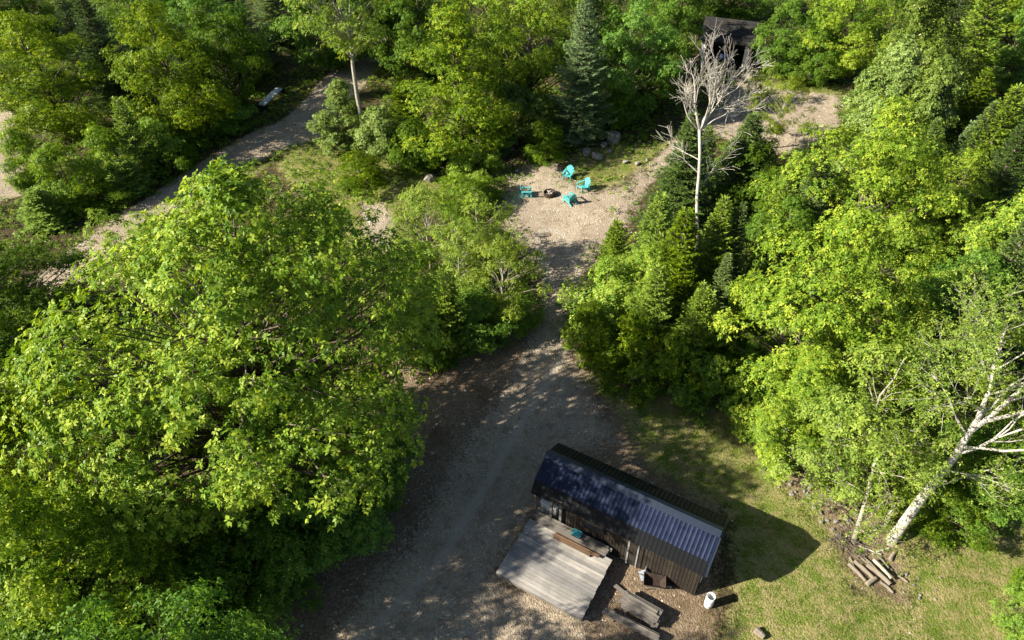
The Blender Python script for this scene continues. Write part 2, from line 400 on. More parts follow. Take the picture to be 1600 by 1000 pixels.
def leafmesh(name, parts, mat):
    V = np.concatenate([p[0] for p in parts]); t = np.concatenate([p[1] for p in parts])
    return mesh_np(name, V, np.arange(len(V)).reshape(-1, 4), mat=mat, attrs={'tint': ('FLOAT', t)})

def curve(a, b, sag, rng, n=5, wob=.06):
    a = np.array(a, float); b = np.array(b, float); L = np.linalg.norm(b - a); out = []
    for i in range(n + 1):
        t = i / n; p = a + (b - a) * t; p[2] += sag * L * math.sin(PI * t) * .5
        if 0 < i < n: p = p + rng.normal(0, wob * L / 3, 3)
        out.append(p)
    return out

def broadleaf(seed, h, R, t0=.12, shape=1.0, nclump=70, ncr=.62, nros=60, leaf=.15, k=5, flat=.7, trunk=.13, mat='maple', bark='bark', fill=.15, lean=(0, 0), pw=.75):
    rng = np.random.default_rng(seed)
    lob = rng.uniform(0, 6.28, 4)
    def rad(t, az):
        e = math.sin(PI * min(1, max(0.02, t)) ** shape) ** pw
        return R * e * (1 + .13 * math.sin(2 * az + lob[0]) + .10 * math.sin(3 * az + lob[1] + 4 * t) + .08 * math.sin(5 * az + lob[2] + 7 * t))
    cl = []
    while len(cl) < nclump:
        t = rng.uniform(.02, 1); az = rng.uniform(0, 2 * PI)
        if rng.uniform() > (rad(t, az) / (R * 1.25)) + .12: continue
        f = 1 - .55 * rng.uniform() ** 2.2 if rng.uniform() > fill else rng.uniform(.1, .6)
        z = h * (t0 + (1 - t0) * t); r = max(0, rad(t, az) * f - ncr * .35)
        cl.append((r * math.cos(az) + lean[0] * z, r * math.sin(az) + lean[1] * z, z - ncr * .3, ncr * rng.uniform(.65, 1.3), t, az))
    tb = MB(); top = h * .9
    tp = [np.array([lean[0] * top * i / 7, lean[1] * top * i / 7, top * i / 7]) + (rng.normal(0, .02 * h * .4, 3) * [1, 1, 0] if i else 0) for i in range(8)]
    tr = [trunk * (1 - .85 * (i / 7) ** .9) * (1.35 if i == 0 else 1) for i in range(8)]
    tb.tube(tp, tr, 8)
    parts = []
    for (x, y, z, cr, t, az) in cl:
        rr = math.hypot(x - lean[0] * z, y - lean[1] * z); zb = max(h * .08, z - rr * rng.uniform(.55, .95)); zb = min(zb, top * .97)
        f = zb / top * 7; i = min(6, int(f)); st = tp[i] + (tp[i + 1] - tp[i]) * (f - i)
        r0 = trunk * (1 - .85 * (zb / top)) * .38
        tb.tube(curve(st, (x, y, z), .12, rng, 4), [r0, r0 * .8, r0 * .6, r0 * .42, r0 * .22], 4, False)
        n = max(6, int(nros * (cr / ncr) ** 2))
        D = unit(rng.normal(size=(n, 3)) + [math.cos(az) * .35, math.sin(az) * .35, .35])
        C = np.array([x, y, z]) + D * cr * rng.uniform(.35, 1.08, n)[:, None] * [1.15, 1.15, flat]
        Nr = D * .7 + np.array([math.cos(az) * .35, math.sin(az) * .35, .6]) + rng.normal(0, .35, (n, 3))
        V, tt = leaves(C, Nr, leaf, k, rng); parts.append((V, np.clip(tt + rng.normal(0, .08), 0, 1)))
        for q in range(3):
            e = C[rng.integers(n)]; tb.tube([(x, y, z - cr * .1), tuple((np.array([x, y, z]) + e) / 2), tuple(e)], [r0 * .25, r0 * .18, r0 * .08], 3, False)
    return tb.mesh('trunk', M[bark], True), leafmesh('crown', parts, M[mat])

def conifer(seed, h, R, mat='spruce', dens=1.0, pw=.9, z0=.06, leaf=.13, open_=0):
    rng = np.random.default_rng(seed); tb = MB(); tw = .012 * h + .02
    tb.tube([(0, 0, 0), (0, 0, h * .5), (.01, 0, h * .97)], [tw, tw * .6, .012], 7)
    parts = []; z = h * z0; gold = rng.uniform(0, 6.28); Cs = []; Ds = []; Us = []; Ls = []
    while z < h * .985:
        t = z / h; n = int((7 if t < .85 else 5) * dens + rng.uniform(0, 1.5))
        for b in range(n):
            az = gold + 2 * PI * b / n + rng.normal(0, .25); L = R * (1 - t) ** pw * rng.uniform(.72, 1.14) + .08
            up = -.25 + .95 * t + rng.normal(0, .08); d = np.array([math.cos(az), math.sin(az), up]); d /= np.linalg.norm(d)
            s = np.arange(.1 * L, L, .085 if L > .6 else .06)
            if len(s) < 2: s = np.linspace(.1 * L, L, 3)
            P = np.array([0, 0, z + rng.normal(0, .03)]) + s[:, None] * d; P[:, 2] += .16 * (s / L) ** 2 * L - .10 * np.sin(PI * s / L) * L
            tb.tube([(0, 0, z), tuple(P[len(P) // 2]), tuple(P[-1])], [.010 + .008 * L, .009, .004], 3, False)
            side = np.cross(d, [0, 0, 1.]); side /= np.linalg.norm(side)
            tlen = (.13 + .30 * L * (1 - s / L)) * rng.uniform(.7, 1.15, len(s)); tlen = np.minimum(tlen, .5)
            for sg in (-1, 1):
                td = unit(d * .75 + sg * side * .8 + np.array([0, 0, -.12]) + rng.normal(0, .12, (len(s), 3)))
                m = np.maximum(2, (tlen / .07).astype(int))
                for j in range(int(m.max())):
                    ok = m > j; Cs.append(P[ok] + td[ok] * (tlen[ok] * (j + .3) / m[ok])[:, None]); Ds.append(td[ok])
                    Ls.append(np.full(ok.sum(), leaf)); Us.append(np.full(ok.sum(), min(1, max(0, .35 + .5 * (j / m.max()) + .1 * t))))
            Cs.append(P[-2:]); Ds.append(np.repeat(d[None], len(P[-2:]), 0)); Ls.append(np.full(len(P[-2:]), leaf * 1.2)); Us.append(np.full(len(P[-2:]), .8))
        z += (.20 + .10 * (1 - t)) * (h / 8) ** .4 * rng.uniform(.8, 1.2) / dens; gold += 1.3
    C = np.concatenate(Cs); D = np.concatenate(Ds); L = np.concatenate(Ls); U = np.concatenate(Us); n = len(C)
    for q in range(2):
        S = unit(np.cross(D, unit(rng.normal(size=(n, 3)) + [0, 0, .6]))); DD = unit(D + S * (.55 if q else -.55) * rng.uniform(.3, 1, n)[:, None] + rng.normal(0, .12, (n, 3)))
        W = unit(np.cross(DD, rng.normal(size=(n, 3)) + [0, 0, 2.5])); ll = (L * rng.uniform(.7, 1.2, n))[:, None]
        V = np.stack([C, C + DD * ll * .5 + W * ll * .19, C + DD * ll, C + DD * ll * .5 - W * ll * .19], 1).reshape(-1, 3)
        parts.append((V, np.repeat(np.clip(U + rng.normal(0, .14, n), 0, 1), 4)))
    return tb.mesh('trunk', M['bark'], True), leafmesh('crown', parts, M[mat])

def branches(tb, p, d, L, r, depth, rng, tips, spread=.6, up=.12, kids=(3, 5), minr=.006):
    n = 5; pts = [Vector(p)]; dd = Vector(d).normalized()
    for i in range(n):
        dd = (dd + Vector(rng.normal(0, .13, 3)) + Vector((0, 0, up * .3))).normalized(); pts.append(pts[-1] + dd * (L / n))
    tb.tube(pts, [max(minr * .6, r * (1 - .62 * i / n)) for i in range(n + 1)], 7 if r > .06 else (5 if r > .02 else 3), False)
    tips.append((tuple(pts[-1]), tuple(dd), depth))
    if depth <= 0: return
    for q in range(int(rng.integers(kids[0], kids[1] + 1))):
        f = rng.uniform(.3, .98); i = min(n - 1, int(f * n)); b = pts[i].lerp(pts[i + 1], f * n - i); bd = (pts[i + 1] - pts[i]).normalized()
        s = Vector(rng.normal(0, 1, 3)); s = (s - bd * s.dot(bd)).normalized()
        branches(tb, b, bd + s * spread * rng.uniform(.6, 1.5), L * rng.uniform(.42, .68), r * (1 - .6 * f) * .6, depth - 1, rng, tips, spread, up, kids, minr)

# ------------------------------------------------------------------ kinds of tree: (mesh maker, height, crown radius, anchor height share, category)
SPEC = {
 'giant':   (lambda: broadleaf(11, 13.5, 6.2, .25, .60, 395, .74, 47, .145, 7, .75, .24, fill=.24, pw=.72, lean=(.19, .03)), 13.5, 6.1),
 'maple_a': (lambda: broadleaf(21, 9, 3.2, .10, .85, 120, .62, 82, .125, 5), 9, 3.2),
 'maple_b': (lambda: broadleaf(22, 9, 3.2, .06, .70, 125, .60, 82, .125, 5, pw=.9), 9, 3.2),
 'maple_c': (lambda: broadleaf(23, 10, 2.7, .05, .62, 130, .55, 80, .12, 5, pw=.95), 10, 2.7),
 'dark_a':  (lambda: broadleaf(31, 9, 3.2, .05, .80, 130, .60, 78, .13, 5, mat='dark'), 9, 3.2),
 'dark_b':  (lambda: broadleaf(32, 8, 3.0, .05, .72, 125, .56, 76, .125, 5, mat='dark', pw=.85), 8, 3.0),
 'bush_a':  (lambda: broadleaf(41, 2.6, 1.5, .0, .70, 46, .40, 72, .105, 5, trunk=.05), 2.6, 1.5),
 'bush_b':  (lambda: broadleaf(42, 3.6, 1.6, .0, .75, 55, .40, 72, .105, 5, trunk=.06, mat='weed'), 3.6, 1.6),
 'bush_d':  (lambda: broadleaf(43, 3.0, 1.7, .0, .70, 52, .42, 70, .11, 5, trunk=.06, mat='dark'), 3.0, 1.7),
 'small_a': (lambda: broadleaf(51, 5, 2.0, .25, .85, 62, .40, 34, .11, 4, .5, .07, 'sparse', 'palebark'), 5, 2.0),
 'small_b': (lambda: broadleaf(52, 5.5, 1.9, .12, .80, 66, .38, 34, .11, 4, .5, .07, 'sparse', 'palebark'), 5.5, 1.9),
 'sapling': (lambda: broadleaf(53, 2.8, .8, .2, .8, 20, .25, 16, .12, 4, .5, .025, 'sparse', 'palebark'), 2.8, .8),
 'cedar_a': (lambda: broadleaf(61, 6, 1.7, .02, .55, 85, .36, 85, .10, 5, 1.1, .08, 'cedar', pw=.8), 6, 1.7),
 'cedar_b': (lambda: broadleaf(62, 4, 1.4, .02, .60, 60, .34, 75, .10, 5, 1.1, .06, 'cedar'), 4, 1.4),
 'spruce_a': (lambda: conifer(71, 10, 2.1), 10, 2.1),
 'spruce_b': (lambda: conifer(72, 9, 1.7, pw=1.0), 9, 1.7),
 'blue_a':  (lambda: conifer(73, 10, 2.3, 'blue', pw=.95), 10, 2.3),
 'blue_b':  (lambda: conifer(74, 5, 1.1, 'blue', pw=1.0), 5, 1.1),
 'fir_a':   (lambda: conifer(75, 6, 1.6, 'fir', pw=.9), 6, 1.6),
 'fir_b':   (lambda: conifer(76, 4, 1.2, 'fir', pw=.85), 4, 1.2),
}
NAMES = {'giant': ('maple_tree', 'tree'), 'maple': ('maple_tree', 'tree'), 'dark': ('broadleaf_tree', 'tree'), 'bush': ('bush', 'bush'), 'small': ('young_tree', 'tree'),
         'sapling': ('sapling', 'sapling'), 'cedar': ('cedar_tree', 'tree'), 'spruce': ('spruce_tree', 'tree'), 'blue': ('spruce_tree', 'tree'), 'fir': ('fir_tree', 'tree')}
CACHE = {}
def T(kind, u, v, wpx, label, hs=1.0, anchor=None, group=None, rz=None):
    """a tree whose crown shows about (u, v) in the photograph, wpx wide; hs stretches its height"""
    if kind not in CACHE: CACHE[kind] = SPEC[kind][0]()
    _, h0, R0 = SPEC[kind]; con = kind.split('_')[0] in ('spruce', 'blue', 'fir')
    an = anchor if anchor is not None else (1.0 if con else .55)
    s = 1.0
    for _i in range(8):
        p = at(u, v, an * h0 * s * hs); R = wpx / 2 * depth(p) / FPX; s = .5 * s + .5 * R / R0
    nm, cat = NAMES[kind.split('_')[0]]
    rz = random.uniform(0, 6.28) if rz is None else rz
    e = empty(nm, (p.x, p.y, H(p.x, p.y) - .05), rz, label, cat, group)
    e.scale = (s, s, s * hs)
    for part, me in zip(('trunk', 'crown'), CACHE[kind]):
        link(bpy.data.objects.new(part, me), e)
    pass
    return e
def TB(kind, ub, vb, vt, wpx, label, group=None, rz=None):
    """a tree standing at ground pixel (ub, vb) whose top reaches image row vt, crown wpx wide"""
    if kind not in CACHE: CACHE[kind] = SPEC[kind][0]()
    _, h0, R0 = SPEC[kind]; p = at(ub, vb); hd = math.hypot(p.y, 0)
    a = PITCH + math.atan((vt - 500) / FPX); h = CAMH - p.y * math.tan(a)
    mid = Vector((p.x, p.y, h * .4)); s = wpx / 2 * depth(mid) / FPX / R0
    nm, cat = NAMES[kind.split('_')[0]]
    e = empty(nm, (p.x, p.y, H(p.x, p.y) - .05), random.uniform(0, 6.28) if rz is None else rz, label, cat, group)
    e.scale = (s, s, h / h0)
    for part, me in zip(('trunk', 'crown'), CACHE[kind]): link(bpy.data.objects.new(part, me), e)
    pass
    return e
# --- left foreground
T('giant', 312, 552, 610, 'huge bright green maple crown filling the left foreground beside the driveway', rz=0)
T('maple_b', 60, 750, 330, 'bright maple crown at the lower left edge under the huge maple')
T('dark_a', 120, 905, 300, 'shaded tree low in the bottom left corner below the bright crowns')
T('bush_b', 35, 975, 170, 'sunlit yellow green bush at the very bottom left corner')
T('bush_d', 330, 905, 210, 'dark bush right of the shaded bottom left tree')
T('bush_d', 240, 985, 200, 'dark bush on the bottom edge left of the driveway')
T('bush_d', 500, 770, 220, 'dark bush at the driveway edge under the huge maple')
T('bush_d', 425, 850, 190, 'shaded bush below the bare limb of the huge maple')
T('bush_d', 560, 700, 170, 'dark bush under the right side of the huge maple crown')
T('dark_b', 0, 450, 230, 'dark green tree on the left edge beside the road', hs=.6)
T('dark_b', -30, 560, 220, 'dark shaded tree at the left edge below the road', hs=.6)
# --- left road side and upper left
TB('sapling', 185, 405, 310, 60, 'thin sapling on the left verge of the pale road')
TB('sapling', 228, 372, 315, 46, 'small leafy sapling right of the thin one at the road verge')
TB('fir_b', 80, 350, 275, 90, 'feathery green shrub beside the sandy patch on the left edge')
TB('bush_b', 150, 325, 270, 90, 'yellow green feathery shrub in the middle of the road hedge')
TB('fir_b', 208, 298, 235, 85, 'green fir shrub between the bushy hedge and the small spruce')
TB('bush_b', 125, 320, 195, 100, 'lit leafy bush behind the feathery hedge shrubs')
TB('bush_b', 60, 295, 175, 80, 'small bright bush next to the sandy strip at the left edge')
TB('bush_d', 275, 268, 205, 80, 'dark bush by the road below the small spruce')
TB('bush_b', 182, 285, 175, 90, 'bright leafy bush just left of the small spruce')
TB('bush_d', 300, 232, 185, 70, 'shaded bush beside the grey boulder at the bend of the road')
TB('fir_b', 232, 275, 135, 70, 'small pointed spruce standing alone before the upper left woods')
TB('maple_a', 110, 215, 0, 190, 'bright broad maple at the upper left corner')
TB('maple_b', 20, 150, -60, 150, 'green maple in the extreme upper left corner')
TB('spruce_a', 195, 165, -40, 120, 'broad dark spruce behind the bright upper left maple')
TB('maple_a', 300, 222, -10, 165, 'medium green tree with a rounded crown left of the white platform')
TB('bush_b', 262, 255, 160, 90, 'lit bush at the foot of the rounded green tree')
TB('dark_a', 345, 130, -60, 160, 'dark leafy tree at the top above the rounded green one')
TB('dark_b', 250, 90, -90, 150, 'half shaded tree on the top edge between dark neighbours')
TB('spruce_a', 385, 105, -70, 120, 'tall dark spruce behind the white platform, left one of the pair')
TB('spruce_b', 440, 70, -80, 100, 'tall dark spruce behind the white platform, right one of the pair')
TB('bush_d', 345, 200, 130, 100, 'dark bush left of the white platform')
TB('fir_b', 362, 135, 50, 90, 'dark fir at the forest edge behind the white platform')
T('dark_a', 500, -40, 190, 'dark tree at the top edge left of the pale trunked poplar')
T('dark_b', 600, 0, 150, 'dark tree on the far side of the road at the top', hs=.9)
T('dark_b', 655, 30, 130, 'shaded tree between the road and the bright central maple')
# --- centre top
TB('cedar_a', 545, 225, 115, 90, 'grey green cedar at the foot of the pale trunked poplar')
TB('cedar_b', 605, 250, 150, 80, 'low cedar right of the poplar trunk')
TB('fir_b', 640, 225, 110, 80, 'green fir between the cedars and the bright central maple')
TB('bush_d', 655, 262, 180, 90, 'dark bush under the left side of the bright central maple')
T('bush_b', 560, 262, 90, 'grassy grey bush around the base of the poplar trunk', hs=.6)
TB('maple_c', 720, 243, -20, 185, 'bright cone shaped maple in the top centre with its trunk showing')
TB('bush_a', 742, 275, 225, 80, 'bright leafy bush at the right foot of the cone shaped maple')
TB('maple_a', 828, 180, -60, 165, ', 825, 195, -50, 165, ')
T('maple_b', 760, -10, 140, 'lit maple on the top edge behind the two bright central ones')
T('cedar_b', 800, 165, 90, 'low dull green shrub below the bright yellow green maple', hs=.7)
T('bush_d', 760, 210, 80, 'low dark bush in the shade above the fire pit', hs=.7)
T('bush_b', 850, 215, 80, 'green bush left of the boulders under the tall spruce', hs=.7)
T('cedar_b', 845, 180, 70, 'dull olive shrub beside the skirt of the tall spruce', hs=.8)
TB('blue_a', 905, 216, -20, 125, ', 903, 226, -14, 120, ')
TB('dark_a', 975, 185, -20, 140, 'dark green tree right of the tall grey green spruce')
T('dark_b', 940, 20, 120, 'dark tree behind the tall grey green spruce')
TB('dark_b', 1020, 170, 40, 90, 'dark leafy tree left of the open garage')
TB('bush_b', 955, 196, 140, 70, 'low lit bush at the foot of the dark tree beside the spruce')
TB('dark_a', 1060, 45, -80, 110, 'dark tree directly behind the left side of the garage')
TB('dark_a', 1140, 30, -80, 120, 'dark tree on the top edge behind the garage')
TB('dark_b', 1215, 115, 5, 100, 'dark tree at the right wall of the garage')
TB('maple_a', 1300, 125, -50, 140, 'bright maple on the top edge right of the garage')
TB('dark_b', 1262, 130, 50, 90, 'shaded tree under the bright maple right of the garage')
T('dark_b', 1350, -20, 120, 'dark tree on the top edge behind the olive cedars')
T('sapling', 1175, 135, 34, 'short leafy sapling at the garage end of the path')
T('sapling', 1200, 130, 40, 'leafy sapling second from the garage')
T('small_a', 1222, 175, 90, 'slender grey trunked sapling on the gravel bank with thin leaves', hs=1.1, anchor=.5)
# --- top right
T('cedar_a', 1385, 165, 150, 'broad olive cedar right of the gravel bank', hs=.9)
T('cedar_a', 1430, 75, 150, 'grey green cedar rising behind the broad olive one', hs=1.1)
TB('fir_a', 1480, 170, -20, 130, 'olive green fir on the top edge left of the dark gap')
T('maple_a', 1545, 30, 120, 'leafy tree in the top right corner')
T('dark_b', 1590, 60, 110, 'dark tree on the right edge near the top')
T('cedar_a', 1440, 190, 130, 'dark olive cedar below the grey green one')
T('blue_b', 1497, 95, 86, 'pointed blue green spruce at the upper right', hs=1.2)
T('fir_b', 1545, 110, 90, 'yellow green fir just right of the pointed blue green spruce')
T('blue_b', 1527, 185, 70, 'smaller blue green spruce below the pointed one')
T('fir_a', 1595, 130, 130, 'tall fir on the right edge above the maples')
T('cedar_a', 1580, 230, 110, 'olive cedar on the right edge')
TB('spruce_a', 1500, 400, 190, 120, 'shaded spruce between the right edge cedar and the big right maple')
T('bush_b', 1345, 268, 110, 'bright bush at the lower end of the gravel bank')
T('bush_d', 1300, 300, 90, 'green bush left of the bright one below the gravel bank')
T('bush_b', 1410, 265, 120, 'lit bush between the cedars and the big right maple')
# --- centre right group
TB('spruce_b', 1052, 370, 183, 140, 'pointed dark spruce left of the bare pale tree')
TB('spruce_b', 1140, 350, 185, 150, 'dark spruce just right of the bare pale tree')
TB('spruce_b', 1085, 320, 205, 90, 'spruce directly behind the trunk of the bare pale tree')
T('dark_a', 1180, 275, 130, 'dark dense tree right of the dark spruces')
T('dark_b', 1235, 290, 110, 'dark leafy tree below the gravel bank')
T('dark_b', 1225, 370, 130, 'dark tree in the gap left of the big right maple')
T('spruce_b', 1165, 310, 90, 'dark narrow spruce in the shade between trees')
T('fir_a', 1035, 300, 120, 'green fir nearest the fire pit path', hs=.9)
T('fir_b', 965, 345, 70, 'small fir on the gravel edge below the fire pit', hs=.9)
T('fir_a', 1075, 325, 150, 'yellow green fir below the bare pale tree', hs=.85)
T('fir_a', 1135, 305, 130, 'slim fir with thin top right of the bare trunk')
T('maple_b', 1015, 440, 150, 'bright leafy tree in the middle thicket by the driveway', hs=.7)
T('bush_a', 950, 450, 130, 'bright bush at the narrow point of the driveway')
T('bush_a', 925, 505, 100, 'green bush hanging over the driveway edge')
T('bush_a', 985, 530, 130, 'green bush at the lower left of the middle thicket')
T('bush_a', 1050, 560, 130, 'bush at the bottom of the middle thicket above the shed')
T('bush_d', 1115, 590, 120, 'dark bush at the bottom right of the middle thicket')
T('fir_a', 1075, 395, 110, 'fir in the centre of the middle thicket', hs=.8)
T('fir_b', 1110, 455, 90, 'small pale topped fir in the middle thicket', hs=1.1)
TB('fir_a', 1140, 575, 430, 120, 'broad fir on the right side of the middle thicket')
T('dark_b', 1175, 560, 120, 'dark tree between the middle thicket and the big right maple', hs=.6)
TB('fir_a', 1070, 590, 450, 110, 'broad fir in the lower middle of the thicket')
# --- centre left group
T('small_a', 665, 350, 130, 'thin leaved young tree nearest the pale gravel patch')
T('small_b', 745, 350, 130, 'young tree left of the driveway below the fire pit', hs=.9)
T('small_a', 785, 430, 140, 'young tree with a pale trunk right beside the driveway', hs=.95)
T('small_b', 715, 395, 120, 'young forked tree in the middle of the left thicket')
T('fir_b', 692, 420, 90, 'small dark spruce in the left thicket', hs=1.2)
T('bush_d', 740, 490, 110, 'dark bush at the foot of the left thicket')
T('bush_b', 650, 500, 120, 'brownish green bush between the huge maple and the left thicket')
T('bush_d', 690, 515, 100, 'low dark bush below the small dark spruce', hs=.8)
T('bush_b', 810, 480, 80, 'low bush at the edge of the driveway under the pale trunk', hs=.8)
T('bush_b', 640, 420, 100, 'bush half hidden by the right side of the huge maple')
T('bush_b', 720, 300, 100, 'grassy bush on the bank left of the fire pit', hs=.5)
T('bush_b', 760, 290, 60, 'small bush left of the leftmost turquoise chair', hs=.6)
# --- right
T('maple_a', 1350, 300, 240, 'bright maple forming the top of the big right group')
T('maple_b', 1290, 480, 290, 'big bright maple left of the birches', hs=1.0)
T('maple_a', 1385, 405, 150, 'bright maple behind the big one on the right', hs=.9)
T('maple_b', 1560, 400, 190, 'bright maple on the right edge above the leaning birch')
T('maple_a', 1490, 310, 130, 'lit maple upper centre of the right group')
T('maple_c', 1260, 620, 190, 'lower bright tree hanging over the lawn', hs=.7)
T('small_b', 1370, 640, 230, 'thin leaved tree behind the leaning birch')
T('small_a', 1300, 690, 190, 'thin leaved tree over the stone heap')
T('small_a', 1425, 575, 200, 'open crowned tree with pale twigs right of the big maple')
T('small_b', 1530, 600, 230, 'thin leaved tree behind the top of the leaning birch')
T('dark_a', 1560, 720, 190, 'dark tree right of the leaning birch', hs=.8)
T('dark_b', 1500, 480, 190, 'dark tree in the gap of the right group')
T('bush_b', 1480, 790, 120, 'bush behind the trunk of the leaning birch', hs=.7)
TB('dark_a', 1042, 118, -50, 100, 'tall dark tree shading the left side of the garage')
TB('spruce_b', 1475, 330, 175, 100, 'dark green spruce between the cedars and the big right maple')
TB('fir_a', 1545, 330, 190, 110, 'yellow green fir on the right between cedar and edge maple')
TB('fir_a', 1405, 250, 110, 90, 'narrow fir among the olive cedars')
TB('spruce_b', 1585, 260, 60, 90, 'tall dark spruce on the right edge behind the cedar')
TB('spruce_b', 1455, 120, -60, 80, 'dark spruce at the top behind the grey green cedar')
TB('spruce_b', 480, 45, -90, 90, 'dark spruce across the road at the top edge')
TB('spruce_a', 150, 130, -40, 80, 'dark spruce between the two upper left maples')
TB('spruce_b', 915, 120, -60, 70, 'dark spruce peeking out left of the tall grey green one')
TB('dark_b', 560, 30, -90, 130, 'dark tree beyond the end of the shaded road')
TB('dark_a', 372, 172, -20, 120, 'dark tree standing directly left of the white platform')
TB('maple_b', -10, 85, -60, 110, 'bright green tree cut off by the top left corner')
TB('dark_b', 60, 60, -90, 130, 'dark green tree on the top edge near the left corner')
TB('fir_a', 1345, 190, 95, 80, 'narrow yellow green fir at the right end of the gravel bank')
TB('spruce_b', 1405, 330, 200, 90, 'green spruce at the top edge of the big right maple')
TB('fir_a', 1520, 120, -30, 100, 'tall yellow green fir on the top edge at the right')
TB('fir_a', 1200, 400, 245, 90, 'pointed fir in the dark gap right of the dead tree')
TB('fir_a', 1050, 460, 330, 100, 'pointed fir at the heart of the middle thicket')
TB('spruce_b', 1110, 520, 400, 80, 'small dark spruce low in the middle thicket')
T('maple_b', 95, 905, 330, 'green maple added in the bottom left corner to shade the driveway', hs=1.1)  # tall tree added for more shade on the lower driveway
TB('spruce_b', 1490, 560, 330, 120, 'dark spruce standing in the black gap of the right group')
TB('spruce_a', 1230, 430, 240, 110, 'dark spruce in the shade left of the bright maple top')
TB('dark_a', 360, 1200, 935, 340, 'deep green tree added at the bottom edge to shade the deck and shed')  # added mostly out of view for its shadow; dark leaves keep the corner dim
TB('bush_b', 1588, 1000, 945, 90, 'low bright weedy bush in the bottom right corner of the lawn')
TB('bush_b', 1600, 930, 890, 70, 'low weedy bush on the right edge of the lawn above the corner one')
TB('fir_a', 1010, 545, 420, 100, 'fir pushing out of the left side of the middle thicket')
TB('spruce_b', 1600, 420, 170, 100, 'dark spruce cut by the right edge above the leaning birch')
TB('spruce_a', 330, 200, 20, 90, 'dark spruce just right of the rounded green tree')
# ------------------------------------------------------------------ long dark shed with a corrugated gambrel roof, and the deck before it
RZ = -math.atan2(.52, .854)
BO = Vector((.7, 14.24, 0))
def loc(x, y, z=0): return BO + Vector((math.cos(RZ) * x - math.sin(RZ) * y, math.sin(RZ) * x + math.cos(RZ) * y, z))
shed = empty('storage_shed', BO, RZ, 'long dark wooden shed with a ribbed dark blue metal roof beside the grey deck', 'shed')
L0, L1 = -.12, 6.34
PR = [(-.16, 1.80), (.13, 2.27), (1.07, 2.78), (2.01, 2.27), (2.30, 1.80)]
def ribs(a, b, amp=.016, per=.152):
    n = int((L1 - L0) / per * 8); ys, zs = a; ye, ze = b; ln = math.hypot(ye - ys, ze - zs); ny_, nz_ = -(ze - zs) / ln, (ye - ys) / ln
    V = []; F = []; rows = 4
    for r in range(rows + 1):
        t = r / rows
        for i in range(n + 1):
            x = L0 + (L1 - L0) * i / n; ph = (x / per) % 1; o = amp * (1.0 if ph < .28 else (0 if .42 < ph < .86 else .5))
            o += .004 * math.sin(x * 2.1 + t * 3)
            V.append((x, ys + (ye - ys) * t + ny_ * o, zs + (ze - zs) * t + nz_ * o))
    for r in range(rows):
        for i in range(n): k = r * (n + 1) + i; F.append((k, k + 1, k + n + 2, k + n + 1))
    return V, F
for nm, i, mt in (('roof_panel', 1, 'roof'), ('roof_panel', 2, 'shadesteel'), ('roof_skirt', 0, 'shadesteel'), ('roof_skirt', 3, 'shadesteel')):  # back slope and skirts near black: their shade is in the colour
    m = MB(); m.add(*ribs(PR[i], PR[i + 1], .016 if 'panel' in nm else .004)); rp = m.build(nm, M[mt], shed)
    so = rp.modifiers.new('thickness', 'SOLIDIFY'); so.thickness = .012; so.offset = -1
    if nm == 'roof_panel' and i == 1:
        m = MB()
        for (y0, z0), (y1, z1) in (((1.07, 2.815), (.86, 2.705)), ((1.07, 2.815), (1.28, 2.705))):
            m.bar(((L0 - .02), (y0 + y1) / 2, (z0 + z1) / 2), ((L1 + .02), (y0 + y1) / 2, (z0 + z1) / 2), .245, .012, (0, (y0 - y1) and (z1 - z0) / abs(y1 - y0) * (1 if y1 > y0 else -1) * -1, 1))
        m.build('ridge_cap', M['roofdark'], rp)
m = MB(); m.box(1.15, 6.22, .06, .12, 0, 1.98)
for i in range(43): m.box(1.16 + i * .118, 1.18 + i * .118, .045, .06, .02, 1.97)
m.build('front_wall', M['siding'], shed)
m = MB(); m.box(1.15, 6.22, 2.02, 2.08, 0, 1.98); m.build('back_wall', M['siding'], shed)
for nm, x in (('side_wall', 1.15), ('side_wall', 6.16)):
    m = MB(); P_ = [(.12, 0), (2.02, 0), (2.02, 2.16), (1.9, 2.28), (1.07, 2.70), (.24, 2.28), (.12, 2.16)]
    k = len(P_); m.add([(x, y, z) for y, z in P_] + [(x + .06, y, z) for y, z in P_], [tuple(range(k))[::-1], tuple(range(k, 2 * k))] + [(j, (j + 1) % k, (j + 1) % k + k, j + k) for j in range(k)])
    m.build(nm, M['siding'], shed)
m = MB(); m.bar((6.36, -.13, 1.80), (6.36, .13, 2.24), .03, .10, (1, 0, 0)); m.bar((6.36, .13, 2.24), (6.36, 1.07, 2.74), .03, .10, (1, 0, 0))
m.bar((6.36, 1.07, 2.74), (6.36, 2.01, 2.24), .03, .10, (1, 0, 0)); m.bar((6.36, 2.01, 2.24), (6.36, 2.28, 1.80), .03, .10, (1, 0, 0)); m.build('gable_trim', M['roofdark'], shed)
m = MB(); m.box(6.223, 6.26, .55, 1.75, .12, 1.95); gd_ = m.build('end_door', M['white'], shed)
m = MB(); m.box(6.262, 6.29, .66, .72, .95, 1.10); m.build('handle', M['grey'], gd_)
m = MB(); m.box(3.72, 4.22, .02, .045, .05, 1.80); dr = m.build('door', M['siding'], shed)
m = MB(); m.box(3.66, 3.72, -.005, .042, .0, 1.90); m.box(4.02, 4.07, -.012, .018, .0, 1.86); m.build('door_frame', M['grey'], dr)
for x, y in ((0, 0), (.62, .06), (1.05, -.03), (0, 2.05)):
    m = MB(); m.box(x - .045, x + .045, y - .045, y + .045, 0, 2.0); m.build('post', M['plank'], shed)
for y0, y1 in ((-.045, .045), (2.0, 2.09)): m = MB(); m.box(-.05, 1.1, y0, y1, 1.88, 2.0); m.build('beam', M['black'], shed)
